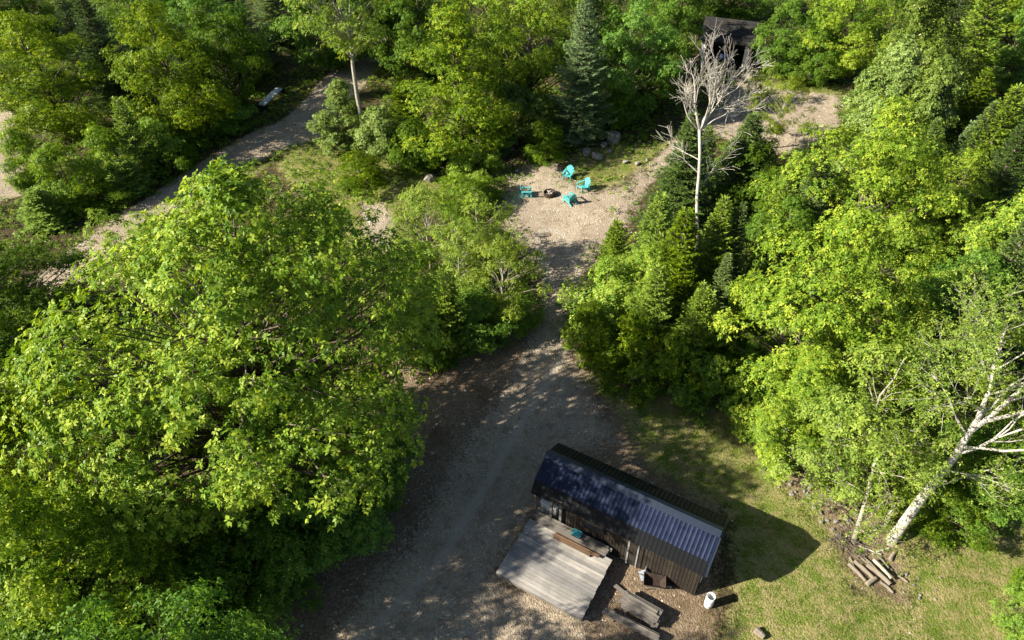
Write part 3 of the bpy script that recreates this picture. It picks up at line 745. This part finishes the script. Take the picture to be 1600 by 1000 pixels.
m = MB(); m.box(0, 1.14, .06, 2.0, .0, .18); m.build('porch_floor', M['plank'], shed)
for x0, y0, x1 in ((1.95, .035, 2.75),):
    m = MB(); m.box(x0, x1, y0 - .02, y0 + .02, 1.05, 1.6); wi = m.build('window', M['black'], shed)
    m = MB(); m.box(x0 + .06, x1 - .06, y0 - .026, y0 - .0205, 1.11, 1.54); m.build('pane', M['pane'], wi)
ch = empty('chest', loc(.42, .55, .18), RZ, 'white lidded chest under the open left end of the shed roof', 'chest')
m = MB(); m.box(-.35, .35, -.3, .3, 0, .62); m.build('body', M['white'], ch, bevel=.02)
m = MB(); m.box(-.37, .37, -.32, .32, .623, .69); m.build('lid', M['white'], ch, bevel=.02)

deck = empty('wooden_deck', loc(1.61, -1.56), RZ, 'low square deck of weathered grey boards before the shed', 'deck')
m = MB(); rr = random.Random(5)
for i in range(18):
    y = -1.235 + i * .1373; e0 = rr.uniform(-.015, .02); e1 = rr.uniform(-.02, .015); dz = rr.uniform(-.004, .004)
    m.box(-1.67 + e0, 1.67 + e1, y + .005, y + .1325, .36 + dz, .40 + dz)
m.build('deck_boards', M['deck'], deck)
m = MB()
for y in (-1.215, 1.2): m.box(-1.64, 1.64, y - .02, y + .02, .20, .352)
for x in (-1.62, -.8, 0, .8, 1.62): m.box(x - .02, x + .02, -1.19, 1.175, .20, .352)
m.build('joists', M['plank'], deck)
for x in (-1.5, 0, 1.5):
    for y in (-1.1, 1.05):
        m = MB(); m.box(x - .06, x + .06, y - .06, y + .06, -.05, .199); m.build('post', M['plank'], deck)

def plank_stack(loc_, rz, rows, length, label, group=None, w_=.14, t_=.045, seed=1, cat='planks', base=.12, mat='plank'):
    r = random.Random(seed); s = empty('plank_stack', loc_, rz, label, cat, group)
    for x in (-length * .36, length * .36):
        m = MB(); m.box(x - .05, x + .05, -max(rows) * w_ / 2, max(rows) * w_ / 2, -.03, base - .003); m.build('bearer', M['plank'], s)
    for j, n_ in enumerate(rows):
        for i in range(n_):
            ll = length * r.uniform(.82, 1.05) / 2; sh = r.uniform(-.12, .12); z = base + j * (t_ + .004); a = r.uniform(-.012, .012)
            m = MB(); m.box(-ll + sh, ll + sh, -w_ * .48, w_ * .48, 0, t_); o = m.build('plank', M[mat], s)
            o.location = (0, (i - (n_ - 1) / 2) * w_ * 1.03, z); o.rotation_euler = (0, 0, a)
    return s
plank_stack(loc(1.55, -.18), RZ, [3, 3, 3, 2, 2], 3.05, 'long stack of grey planks between the deck and the shed wall', seed=3, w_=.13, base=.42)
plank_stack(loc(1.9, -.52, .40), RZ, [2, 1], 1.7, 'short pair of brownish planks lying on the back edge of the deck', seed=4, w_=.12, base=.05, mat='crate')
bx = at(901, 834, .72)
tb_ = empty('storage_bin', (bx.x, bx.y, .66), RZ, 'small turquoise bin on top of the long plank stack', 'bin')
m = MB(); m.box(-.17, .17, -.12, .12, .0, .10); m.build('body', M['black'], tb_, bevel=.01)
m = MB(); m.box(-.185, .185, -.135, .135, .102, .125); m.build('lid', M['teal'], tb_, bevel=.008)
p = at(988, 981); plank_stack(p, RZ + .03, [2, 2, 1], 1.9, 'narrow stack of long grey planks nearest the bottom edge below the shed', seed=8, w_=.12, base=.16)
p = at(1003, 958); plank_stack(p, RZ - .05, [4, 4, 4, 3, 2], 1.35, 'taller stack of weathered planks in front of the wheelbarrow', seed=9, w_=.15, base=.2)
p = at(972, 925); plank_stack(p, RZ - .25, [2], .9, 'two thin boards on the dirt left of the wheelbarrow', seed=10, w_=.07, base=.03, t_=.025)

# wheelbarrow, tipped towards the shed wall
p = at(1023, 916); wb = empty('wheelbarrow', p, RZ + 1.1, 'dark wheelbarrow with a grey tray beside the shed wall', 'wheelbarrow'); wb.rotation_euler = (.0, 0, RZ + .35); wb.scale = (.72,) * 3
V_ = [(-.42, -.22, .32), (.22, -.18, .28), (.22, .18, .28), (-.42, .22, .32), (-.58, -.34, .62), (.46, -.30, .60), (.46, .30, .60), (-.58, .34, .62)]
m = MB(); m.add(V_, [(0, 1, 2, 3), (0, 4, 5, 1), (1, 5, 6, 2), (2, 6, 7, 3), (3, 7, 4, 0)]); tr_ = m.build('tray', M['rust'], wb); so = tr_.modifiers.new('t', 'SOLIDIFY'); so.thickness = .02
for s in (-1, 1):
    m = MB(); m.tube([(.72, s * .05, .2), (.2, s * .2, .26), (-.5, s * .28, .30), (-1.05, s * .32, .50)], .022, 7); m.build('handle', M['oldwood'], wb)
    m = MB(); m.tube([(-.25, s * .24, .28), (-.42, s * .26, 0), (-.55, s * .26, .29)], .015, 6); m.build('leg', M['rust'], wb)
wh = empty('wheel', (0, 0, 0)); wh.parent = wb; wh.location = (.68, 0, .2)
n_ = 20; m = MB(); m.tube([(.16 * math.cos(2 * PI * k / n_), 0, .16 * math.sin(2 * PI * k / n_)) for k in range(n_ + 1)], .04, 8); m.build('tyre', M['rubber'], wh)
m = MB(); m.tube([(0, -.04, 0), (0, .04, 0)], .11, 14); m.build('rim', M['grey'], wh)
# pale bent panel leaning by the wheelbarrow
p = at(1012, 905); pn = MB(); pn.add([(-.22, .10, 0), (0, 0, 0), (.22, .12, 0), (-.22, .16, .42), (0, .05, .45), (.22, .18, .40)], [(0, 1, 4, 3), (1, 2, 5, 4)])
o = pn.build('metal_sheet', M['bluewhite']); o.location = (p.x, p.y, .0); o.rotation_euler = (-.3, 0, RZ + 1.2); so = o.modifiers.new('t', 'SOLIDIFY'); so.thickness = .01
tag(o, 'small bent pale metal sheet standing left of the wheelbarrow tray', 'metal sheet')
# white barrel
p = at(1106, 946); ba = empty('barrel', p, 0, 'open white plastic barrel at the right corner of the shed', 'barrel'); ba.scale = (.8,) * 3
m = MB(); m.lathe([(0, .0), (.15, .0), (.175, .03), (.18, .28), (.188, .30), (.18, .32), (.18, .55), (.188, .57), (.18, .59), (.172, .82), (.158, .82), (.158, .05), (0, .05)], 28); m.build('body', M['white'], ba, True)
m = MB(); m.tube([(.175 * math.cos(a * PI / 12), .175 * math.sin(a * PI / 12), .825) for a in range(25)], .013, 6); m.build('rim', M['bluewhite'], ba, True)

# ------------------------------------------------------------------ fire pit and four chairs
FP = at(859, 304); FP.z = H(FP.x, FP.y)
fr = empty('fire_pit', FP, 0, 'round rusty steel fire ring full of ash and burnt wood', 'fire pit'); fr.scale = (.85,) * 3
m = MB(); m.lathe([(.42, 0), (.44, .30), (.46, .30), (.46, .27), (.45, 0)], 32); m.build('ring', M['rust'], fr, True)
m = MB(); m.lathe([(0, .12), (.25, .10), (.43, .04)], 24); m.build('ash_bed', M['ash'], fr, True)
for a, l, z in ((.3, .5, .17), (1.4, .45, .2), (2.3, .5, .24), (.9, .3, .27)):
    m = MB(); m.tube([(-l / 2 * math.cos(a), -l / 2 * math.sin(a), z), (l / 2 * math.cos(a), l / 2 * math.sin(a), z + .06)], .05, 7); m.build('burnt_log', M['palebark'], fr)
def make_chair():
    r = empty('garden_chair', (0, 0, 0)); T_ = M['teal']          # faces +x
    m = MB()
    for i in range(6):
        x = .36 - i * .095; m.bar((x, -.26, .36 - (.36 - x) * .22), (x, .26, .36 - (.36 - x) * .22), .08, .022)
    m.build('seat', T_, r)
    m = MB()
    for i in range(5):
        y = (i - 2) * .108; hgt = .92 - .035 * (i - 2) ** 2
        m.bar((-.16, y * .86, .22), (-.16 - (hgt - .22) * .42, y * 1.12, hgt), .10, .02, (1, 0, 0))
    m.bar((-.25, -.27, .42), (-.25, .27, .42), .05, .02); m.bar((-.40, -.27, .74), (-.40, .27, .74), .05, .02); m.build('backrest', T_, r)
    for s in (-1, 1):
        m = MB(); m.bar((.42, s * .33, .56), (-.36, s * .33, .56), .14, .025); m.build('arm', T_, r)
        m = MB(); m.bar((.36, s * .30, 0), (.36, s * .30, .545), .10, .028, (0, 1, 0)); m.build('leg', T_, r)
        m = MB(); m.bar((.40, s * .265, .34), (-.55, s * .265, .02), .028, .11, (0, 0, 1)); m.bar((-.30, s * .30, .14), (-.30, s * .30, .545), .08, .026, (0, 1, 0)); m.build('leg', T_, r)
    return r
CH = [(822, 305, 0.0, 'turquoise slatted garden chair alone on the left of the fire ring'),
      (888, 278, .15, 'turquoise slatted garden chair farthest behind the fire ring'),
      (912, 297, .35, 'turquoise slatted garden chair on the grass, rightmost of the four'),
      (890, 316, -.3, 'turquoise slatted garden chair right below the fire ring, nearest the driveway')]
proto = make_chair(); chs = [proto] + [copy_tree(proto) for _ in range(3)]
for c, (u, v, a, lb) in zip(chs, CH):
    q = at(u, v); c.location = (q.x, q.y, H(q.x, q.y)); c.rotation_euler.z = math.atan2(FP.y - q.y, FP.x - q.x) + a
    c.scale = (.83,) * 3; tag(c, lb, 'chair', 'garden chairs around the fire ring')

def log(u, v, length, r0, rz, label, cat='log', mat='palebark', group=None, z=None, tilt=0, name='log', seed=0, bend=.06):
    q = at(u, v); rg = random.Random(seed + int(u)); pts = []; n_ = 7
    for i in range(n_): t = i / (n_ - 1) - .5; pts.append((t * length, bend * length * (rg.uniform(-1, 1) + math.cos(t * 5)) * .5, math.sin(t * 3) * .01))
    m = MB(); m.tube(pts, [r0 * rg.uniform(.85, 1.1) * (1 - .25 * i / n_) for i in range(n_)], 8); o = m.build(name, M[mat])
    o.location = (q.x, q.y, H(q.x, q.y) + r0 * .8 if z is None else z); o.rotation_euler = (0, tilt, rz); return tag(o, label, cat, group)
log(850, 259, 1.9, .05, .03, 'thin crooked driftwood log lying along the top edge of the gravel pad')
log(1186, 992, .34, .13, -.9, 'short pale cut log lying alone on the lawn at the bottom edge', mat='oldwood', bend=0)

# ------------------------------------------------------------------ rocks
def rock_mesh(seed, n=3):
    import bmesh
    rg = np.random.default_rng(seed); bm = bmesh.new(); bmesh.ops.create_icosphere(bm, subdivisions=n, radius=.5)
    pl = [(Vector(rg.normal(size=3)).normalized(), rg.uniform(.26, .42)) for _ in range(14)]; ph = rg.uniform(0, 6, 3)
    for vv in bm.verts:
        for nn, d in pl:
            e = vv.co.dot(nn) - d
            if e > 0: vv.co -= nn * e * .9
        vv.co *= 1 + .05 * math.sin(vv.co.x * 9 + ph[0]) + .04 * math.sin(vv.co.y * 13 + ph[1])
    me = bpy.data.meshes.new('boulder'); bm.to_mesh(me); bm.free(); me.materials.append(M['rock']); return me
RM = [rock_mesh(i) for i in range(5)]; RS = [rock_mesh(20 + i, 2) for i in range(4)]
def rock(u, v, s, label, group=None, name='boulder', cat='rock', small=False, rg=random):
    q = at(u, v); o = bpy.data.objects.new(name, rg.choice(RS if small else RM)); link(o)
    o.location = (q.x, q.y, H(q.x, q.y) + s * .22); o.scale = (s * rg.uniform(.9, 1.3), s * rg.uniform(.8, 1.1), s * rg.uniform(.6, .9)); o.rotation_euler = (rg.uniform(-.3, .3), rg.uniform(-.3, .3), rg.uniform(0, 6))
    return tag(o, label, cat, group)
for a in [(903, 222, 1.2, 'large grey boulder at the left foot of the tall spruce'), (917, 240, .75, 'pale boulder below the tall spruce, upper one of the slanting pair'),
          (932, 247, .85, 'pale boulder at the lower end of the slanting pair on the grass'), (958, 222, 1.25, 'large dark boulder right of the tall spruce'),
          (943, 229, .6, 'small boulder between the two large ones under the tall spruce'), (953, 238, .45, 'flat stone just below the large dark boulder'),
          (977, 254, .45, 'small stone on the grass, left one of the two near the path'), (996, 257, .42, 'small stone on the grass, right one of the two near the path'),
          (1011, 252, .28, 'tiny pale stone where the path leaves the fire pit'), (671, 284, .95, 'single upright boulder on the green bank left of the fire pit'),
          (326, 214, 2.0, 'big grey boulder in the shade at the bend of the road'), (1012, 167, .7, 'pale stone in the grass left of the gravel bank'),
          (845, 243, .8, 'dark low rock behind the gravel pad'), (826, 238, .55, 'small dark rock left of the low one behind the gravel pad'),
          (800, 236, .5, 'brownish rock on the bare patch above the fire pit'), (782, 228, .45, 'light rock in the bare patch above the fire pit'),
          (735, 383, .5, 'grey rock at the gravel edge behind the young trees'), (575, 345, .5, 'stone on the pale gravel patch right of the huge maple'),
          (598, 380, .4, 'smaller stone on the pale gravel patch')]:
    rock(*a)
rg = random.Random(3)
for i in range(46):
    t = rg.random(); u = 1205 + 130 * t + rg.gauss(0, 12); v = 735 + 88 * t + rg.gauss(0, 13)
    rock(u, v, rg.uniform(.08, .24), 'small loose stone in the heap under the thin leaved tree', 'loose stones of the heap by the lawn', 'stone', 'stone', True, rg)
for i in range(16):
    u = rg.uniform(1385, 1470); v = rg.uniform(870, 940)
    rock(u, v, rg.uniform(.06, .15), 'small pale stone scattered right of the split firewood', 'stones scattered by the firewood', 'stone', 'stone', True, rg)

# split firewood below the birch
FW = [(1338, 896, .75, .07, -1.1), (1350, 893, .85, .08, -1.05), (1362, 888, .95, .08, -1.1), (1372, 899, .9, .09, -1.0), (1380, 880, .5, .06, -1.3), (1385, 918, .5, .06, -1.0), (1360, 910, .45, .09, .5),
      (1393, 870, .4, .07, .8), (1345, 870, .4, .05, .2), (1375, 862, .7, .04, .3), (1355, 860, .9, .035, -.5), (1410, 905, .35, .05, -.9), (1330, 880, .4, .05, -1.6)]
FL = ['leftmost long split log', 'second long split log from the left', 'longest split log in the middle', 'thick split log on the right', 'short log lying above the thick one', 'short log nearest the lawn', 'stubby log across the lower ends',
      'stubby round log near the birch base', 'small log at the upper left', 'thin stick at the upper right', 'thin long stick across the top', 'lone short piece off to the right', 'small piece off to the left']
for (u, v, l, r0, rz), lb in zip(FW, FL):
    log(u, v, l, r0, rz, lb + ' in the firewood below the leaning birch', 'firewood', 'oldwood' if r0 > .045 else 'twig', 'split logs below the leaning birch', name='firewood_log', bend=.03)
log(1376, 893, .8, .07, -1.15, 'top log resting on the others in the firewood below the leaning birch', 'firewood', 'palebark', 'split logs below the leaning birch', z=.2, name='firewood_log', bend=.02)
# brushwood
rgn = np.random.default_rng(4); m = MB()
for i in range(95):
    q = at(1322 + rgn.normal(0, 10), 848 + rgn.normal(0, 10)); a = rgn.uniform(0, 6.28); l = rgn.uniform(.3, 1.0); d = Vector((math.cos(a), math.sin(a), rgn.uniform(-.1, .35)))
    b = Vector((q.x, q.y, .03 + abs(rgn.normal(0, .08)))); m.tube([b, b + d * l * .5 + Vector((0, 0, .03)), b + d * l + Vector(rgn.normal(0, .06, 3))], [.012, .009, .004], 4, False)
tag(m.build('brushwood', M['bark']), 'tangled heap of dry twigs at the foot of the thin birch', 'brushwood', kind='stuff')

# crate with pale litter at the thicket edge
p = at(985, 598); cr = empty('wooden_crate', p, .5, 'brown open wooden crate at the lower edge of the middle thicket', 'crate')
m = MB(); m.box(-.35, .35, -.28, .28, 0, .04)
for s in (-1, 1): m.box(-.35, .35, s * .28 - .02, s * .28 + .02, .045, .45); m.box(s * .35 - .02, s * .35 + .02, -.258, .258, .045, .45)
m.build('body', M['crate'], cr)
p2 = at(990, 575, .4)
pa = empty('pail', (p.x + .1, p.y + .02, .045), 0, 'white pail standing in the brown crate', 'pail')
m = MB(); m.lathe([(0, 0), (.12, 0), (.15, .5), (.16, .5), (.135, .02), (0, .02)], 18); m.build('body', M['white'], pa, True)
m = MB(); m.tube([(.15 * math.cos(a * PI / 8), .02, .5 + .06 * math.sin(a * PI / 8)) for a in range(9)], .006, 5); m.build('handle', M['grey'], pa)
rock(968, 596, .2, 'small white stone left of the brown crate', name='stone', cat='stone', small=True); rock(976, 606, .16, 'tiny white stone before the brown crate', name='stone', cat='stone', small=True)

# white platform by the road
p = at(410, 174); pe = at(440, 145); L_ = (pe - p).length / 3.6; p = (p + pe) / 2; wp = empty('white_platform', (p.x, p.y, 0), math.atan2(pe.y - p.y, pe.x - p.x), 'long white slab on dark end supports lying on the road verge', 'platform'); wp.scale = (L_, 1, 1)
m = MB(); m.box(-1.6, 1.6, -.28, .28, .42, .50); 
for i in range(14): m.box(-1.56 + i * .235, -1.52 + i * .235, -.27, .27, .502, .509)
m.build('slab', M['bluewhite'], wp)
for s in (-1, 1):
    m = MB(); m.box(s * 1.7 - .2, s * 1.7 + .2, -.3, .3, 0, .415); m.build('support', M['rubber'], wp, bevel=.03)

M['navy'] = plain('navy_tarp', (.03, .05, .12), .5, .4)
# garage in the woods
g0 = at(1090, 103); ga = empty('garage', (g0.x, g0.y, 0), -.42, 'small open fronted garage with a dark roof at the end of the path', 'garage')
W_, D_, Hh = 3.9, 4.6, 2.5
for x in (0, W_ - .12):
    m = MB(); V0 = [(0, 0), (D_, 0), (D_, Hh - .1), (D_ / 2, Hh + .75), (0, Hh - .1)]; k = 5
    m.add([(x, y, z) for y, z in V0] + [(x + .12, y, z) for y, z in V0], [tuple(range(k))[::-1], tuple(range(k, 2 * k))] + [(j, (j + 1) % k, (j + 1) % k + k, j + k) for j in range(k)])
    m.build('side_wall', M['plank'] if x == 0 else M['oldwood'], ga)
m = MB(); m.box(.125, W_ - .125, D_ - .1, D_, 0, Hh - .12); m.build('back_wall', M['plank'], ga)
m = MB(); m.box(.125, W_ - .125, .02, .12, Hh - .42, Hh - .12); m.build('header', M['black'], ga)
for x0, x1 in ((.125, .40), (W_ - .36, W_ - .125)): m = MB(); m.box(x0, x1, .02, .12, 0, Hh - .425); m.build('door_jamb', M['white'], ga)
m = MB(); m.box(W_ - .118, W_ + .01, 2.2, 3.0, 1.1, 1.8); wi = m.build('window', M['black'], ga)
for s in (0, 1):
    y0, y1 = (-.35, D_ / 2 + .001) if s == 0 else (D_ / 2 - .001, D_ + .35)
    sl = .85 / (D_ / 2); z0 = Hh - .05 - .35 * sl if s == 0 else Hh + .82; z1 = Hh + .82 if s == 0 else Hh - .05 - .35 * sl
    m = MB(); m.add([(-.3, y0, z0), (W_ + .3, y0, z0), (W_ + .3, y1, z1), (-.3, y1, z1), (-.3, y0, z0 - .1), (W_ + .3, y0, z0 - .1), (W_ + .3, y1, z1 - .1), (-.3, y1, z1 - .1)],
                    [(0, 1, 2, 3), (7, 6, 5, 4), (0, 4, 5, 1), (1, 5, 6, 2), (2, 6, 7, 3), (3, 7, 4, 0)]); m.build('roof', M['shingle'], ga)
m = MB(); m.box(.13, W_ - .13, .13, D_ - .11, -.02, .06); m.build('floor', M['interior'], ga)
tr = empty('trailer', (g0.x + 2.6, g0.y + .9, 0), -.42, 'dark blue tarp covered trailer standing inside the open garage', 'trailer')
m = MB(); m.box(-.7, .7, -1.0, 1.0, .45, .95); m.build('body', M['navy'], tr, bevel=.08)
for s in (-1, 1): m = MB(); m.tube([(s * .78, 0, .28), (s * .72, 0, .28)], .27, 16); m.build('wheel', M['rubber'], tr)
m = MB(); m.tube([(0, -1, .5), (0, -1.7, .42)], .04, 6); m.build('drawbar', M['grey'], tr)

# ------------------------------------------------------------------ trees of special shape
def leafbits(C, size, k, seed, tv=.3):
    rg = np.random.default_rng(seed); C = np.array(C); return leaves(C, rg.normal(0, .5, C.shape) + [0, 0, .9], size, k, rg, tvar=tv)
# dead grey tree between the spruces
b0 = at(1088, 400); b1 = at(1094, 200, 7.2); b2 = at(1112, 90, 11.0)
dt = empty('dead_tree', (b0.x, b0.y, -.05), 0, 'bare pale grey tree with a fan of leafless branches between dark spruces', 'tree')
rg_ = np.random.default_rng(5); m = MB(); q0 = Vector((0, 0, 0)); q1 = Vector((b1.x - b0.x, b1.y - b0.y, 7.2))
tp_ = [q0.lerp(q1, i / 6) + Vector((math.sin(i * 1.7) * .05, 0, 0)) for i in range(7)]
m.tube(tp_, [.12, .11, .10, .09, .085, .08, .07], 9); m.build('trunk', M['twig'], dt, True)
m = MB(); tips = []
for dx, dy, L, r in ((-.28, .1, 4.2, .085), (.16, 0, 4.6, .08), (.55, .15, 4.4, .075), (-.05, -.3, 3.6, .06), (.3, .4, 3.6, .06), (-.65, -.1, 3.0, .05), (.85, -.2, 3.2, .05)):
    branches(m, q1 - Vector((0, 0, .1)), (dx, dy, 1), L * .62, r * .8, 3, rg_, tips, .62, .2, (4, 6), .0105)
for z in (3.2, 4.1, 4.9, 5.6, 6.3): branches(m, q0.lerp(q1, z / 7.2), (rg_.normal(), rg_.normal(), .5), 1.9, .035, 2, rg_, tips, .6, .05, (3, 5), .011)
m.build('branches', M['twig'], dt)
# pale trunked poplar
SPEC['poplar'] = (lambda: broadleaf(81, 12, 2.9, .46, .9, 75, .55, 42, .13, 5, .6, .17, 'sparse', 'palebark', lean=(0, 0)), 12, 2.9); NAMES['poplar'] = ('poplar_tree', 'tree')
T('poplar', 572, 232, 160, 'tall poplar with a long bare pale trunk on the bank beside the shaded road', anchor=0, rz=2.2)
# leaning white birch on the right
w0 = at(1390, 848); bi = empty('birch_tree', (w0.x, w0.y, -.05), 0, 'white birch leaning right over the lawn with a thick banded trunk', 'tree')
rg_ = np.random.default_rng(12)
pts = [Vector((0, 0, 0))] + [Vector((at(u, v, z).x - w0.x, at(u, v, z).y - w0.y, z)) for u, v, z in ((1440, 778, 1.9), (1490, 715, 3.5), (1528, 655, 4.6), (1548, 605, 5.6), (1556, 560, 6.5), (1575, 505, 7.6))]
m = MB(); m.tube(pts, [.20, .155, .125, .09, .055, .035, .02], 12); m.build('trunk', M['birch'], bi, True)
m = MB(); tips = []
for i, (f, dx, dy, dz, L, r) in enumerate(((2.7, .9, .15, .75, 4.2, .085), (2.9, 1, -.1, .5, 4.0, .07), (2.1, 1, .05, .35, 3.6, .06), (2.3, 1, -.4, .25, 3.0, .05), (2.6, -.7, .2, .8, 2.6, .045), (3.0, .9, .5, .6, 3.0, .05), (3.3, -.9, -.1, .6, 2.8, .045), (3.8, .2, -.6, .9, 2.4, .04), (4.2, -.8, .4, .8, 2.4, .04),
                                          (4.6, .9, 0, .6, 2.4, .035), (1.5, -.8, -.2, .3, 1.5, .025), (1.7, .9, -.3, .0, 1.9, .025), (5.2, -.5, -.3, 1, 2, .03), (1.2, .7, .2, .15, 1.6, .02))):
    k = int(f); branches(m, pts[k].lerp(pts[k + 1], f - k), (dx, dy, dz), L, r, 2, rg_, tips, .6, .1, (4, 6), .010)
m.build('branches', M['birch'], bi)
C = []
for tpp, d, dep in tips:
    if tpp[2] < 2.9: continue
    for q in range(14 if dep < 2 else 8): C.append(np.array(tpp) + rg_.normal(0, .24, 3))
link(bpy.data.objects.new('crown', leafmesh('crown', [leafbits(C, .10, 4, 3)], M['sparse'])), bi)
# thin birch
w1 = at(1333, 848); tb2 = empty('birch_tree', (w1.x, w1.y, -.05), 0, 'thin white birch stem rising from the twig heap left of the leaning birch', 'tree')
pts = [Vector((0, 0, 0))] + [Vector((at(u, v, z).x - w1.x, at(u, v, z).y - w1.y, z)) for u, v, z in ((1348, 800, 1.2), (1360, 755, 2.3), (1372, 700, 3.5), (1385, 640, 4.8))]
m = MB(); m.tube(pts, [.10, .08, .06, .04, .02], 9); m.build('trunk', M['palebark'], tb2, True)
m = MB(); tips = []
for f in np.linspace(.6, 3.9, 14): k = int(f); branches(m, pts[k].lerp(pts[k + 1], f - k), (rg_.normal(), rg_.normal(), .7), 1.5, .02, 2, rg_, tips, .6, .1, (3, 5), .008)
m.build('branches', M['palebark'], tb2)
C = [np.array(t_[0]) + rg_.normal(0, .2, 3) for t_ in tips for q in range(6)]
link(bpy.data.objects.new('crown', leafmesh('crown', [leafbits(C, .10, 4, 5)], M['sparse'])), tb2)
# broken stub between the birches
w2 = at(1382, 822); m = MB(); m.tube([(0, 0, 0), (-.03, .02, .5), (.02, .1, 1.0), (.0, .16, 1.3)], [.11, .10, .08, .05], 8); m.tube([(0, .03, .6), (.15, .1, .95)], [.04, .01], 5)
o = m.build('tree_stub', M['palebark'], None, True); o.location = (w2.x, w2.y, -.02); tag(o, 'broken pale stub standing just left of the leaning birch trunk', 'tree stub')
# twiggy bare sapling above the right thicket
w3 = at(1415, 690); dd = empty('bare_sapling', (w3.x, w3.y, 0), 0, 'forked bare twiggy sapling rising in front of the dark gap on the right', 'sapling')
m = MB(); tips = []; m.tube([(0, 0, 0), (.05, .1, 2), (.0, .1, 3.6)], [.06, .045, .03], 7); m.build('trunk', M['palebark'], dd, True)
m = MB()
for dx, L in ((-.5, 2.4), (.15, 2.9), (.6, 2.3)): branches(m, (0, .1, 3.55), (dx, .1, 1), L, .028, 2, rg_, tips, .5, .2, (4, 6), .009)
m.build('branches', M['palebark'], dd)

# ------------------------------------------------------------------ ground cover, only as one mass each
rg = np.random.default_rng(9)
def scatter(n, x0, x1, y0, y1): return rg.uniform(x0, x1, n), rg.uniform(y0, y1, n)
def stuff(name, me, label): tag(link(bpy.data.objects.new(name, me)), label, name.replace('_', ' '), kind='stuff')
def frame_mask(X, Y): return (np.abs(X) < 3 + 1.02 * np.sqrt(Y ** 2 + 300) * .85)
X, Y = scatter(420000, -30, 32, 7, 62); ok = frame_mask(X, Y); X, Y = X[ok], Y[ok]
_, _, _, _, zg_, zd_, za_ = zones(X, Y)
pn_ = np.sin(X * 1.3 + 2 * np.sin(Y * .7)) * np.sin(Y * 1.1 + X * .4) + .6 * np.sin(X * 3.7 + 1) * np.sin(Y * 4.1)
keep = rg.uniform(0, 1, len(X)) < za_ * (1 - zg_) * np.clip(.55 + .5 * pn_, .08, 1) * .8
X, Y = X[keep], Y[keep]; C = np.stack([X, Y, hz(X, Y)], 1)
V, t = leaves(C, np.tile([0, 0, 1.], (len(C), 1)), .10, 4, rg, .22, 1.3, .12)
stuff('grass', leafmesh('grass', [(V, np.clip(t + np.repeat(np.tile(.25 * np.sin(X * .9) * np.sin(Y * .8), 4).reshape(4, -1), 4, axis=1).reshape(-1), 0, 1))], M['grass']), 'short patchy grass with dry straw coloured spots')
print('GRASS', len(C))
X, Y = scatter(170000, -50, 50, 6, 85); ok = frame_mask(X, Y); X, Y = X[ok], Y[ok]
_, _, _, _, zg_, zd_, za_ = zones(X, Y)
pn_ = np.sin(X * .8 + 2 * np.sin(Y * .5)) * np.sin(Y * .7 + X * .3) + .5 * np.sin(X * 2.7 + 1) * np.sin(Y * 2.1)
wd = (1 - zg_) * (1 - zd_) * np.where(za_ > .5, np.where((X > 2) & (Y < 26), 0.0, .35), 1) * np.clip(.75 + .6 * pn_, .2, 1)
wd = np.where((np.abs(X - BO.x - 3) < 6.5) & (Y < 17), 0, wd)
keep = rg.uniform(0, 1, len(X)) < wd
X, Y = X[keep], Y[keep]; zz = hz(X, Y) + rg.uniform(.03, .5, len(X)) * np.clip(.5 + .5 * pn_[keep], .15, 1)
C = np.stack([X, Y, zz], 1); V, t = leaves(C, rg.normal(0, .3, C.shape) + [0, 0, 1.], .17, 5, rg)
stuff('undergrowth', leafmesh('undergrowth', [(V, t)], M['weed']), 'leafy weeds and seedlings covering the woodland floor and verges')
print('WEEDS', len(C))
X, Y = scatter(60000, -22, 30, 7, 60); ok = frame_mask(X, Y); X, Y = X[ok], Y[ok]
_, _, _, _, zg_, zd_, za_ = zones(X, Y); keep = rg.uniform(0, 1, len(X)) < np.clip(zg_ * .7 + zd_ * .25, 0, 1); X, Y = X[keep], Y[keep]; n = len(X)
s = rg.uniform(.012, .04, n) * (1 + .012 * Y); s = np.where(rg.uniform(0, 1, n) > .985, s * 2.2, s); a = rg.uniform(0, 6.28, n); b = np.stack([X, Y, hz(X, Y)], 1)
Vv = [b + np.stack([s * np.cos(a + k * PI / 2) * rg.uniform(.7, 1.2, n), s * np.sin(a + k * PI / 2) * rg.uniform(.7, 1.2, n), 0 * s - .003], 1) for k in range(4)] + [b + np.stack([s * .2, s * .1, s * .75], 1)]
V = np.stack(Vv, 1).reshape(-1, 3); base = np.arange(n)[:, None] * 5
Q = np.concatenate([base + np.array([k, (k + 1) % 4, 4]) for k in range(4)])
m_, n_, out_ = newmat('pebble'); at_ = N(n_, 'ShaderNodeAttribute', attribute_name='tint'); pbr(n_, out_, ramp(n_, at_.outputs['Fac'], [(0, (.13, .11, .09)), (.5, (.38, .34, .29)), (1, (.66, .62, .55))]), .9, .2)
me = mesh_np('gravel_stones', V, Q, mat=m_, attrs={'tint': ('FLOAT', np.repeat(rg.uniform(0, 1, n), 5))}); stuff('gravel_stones', me, 'loose pebbles strewn over the drive and bare dirt')
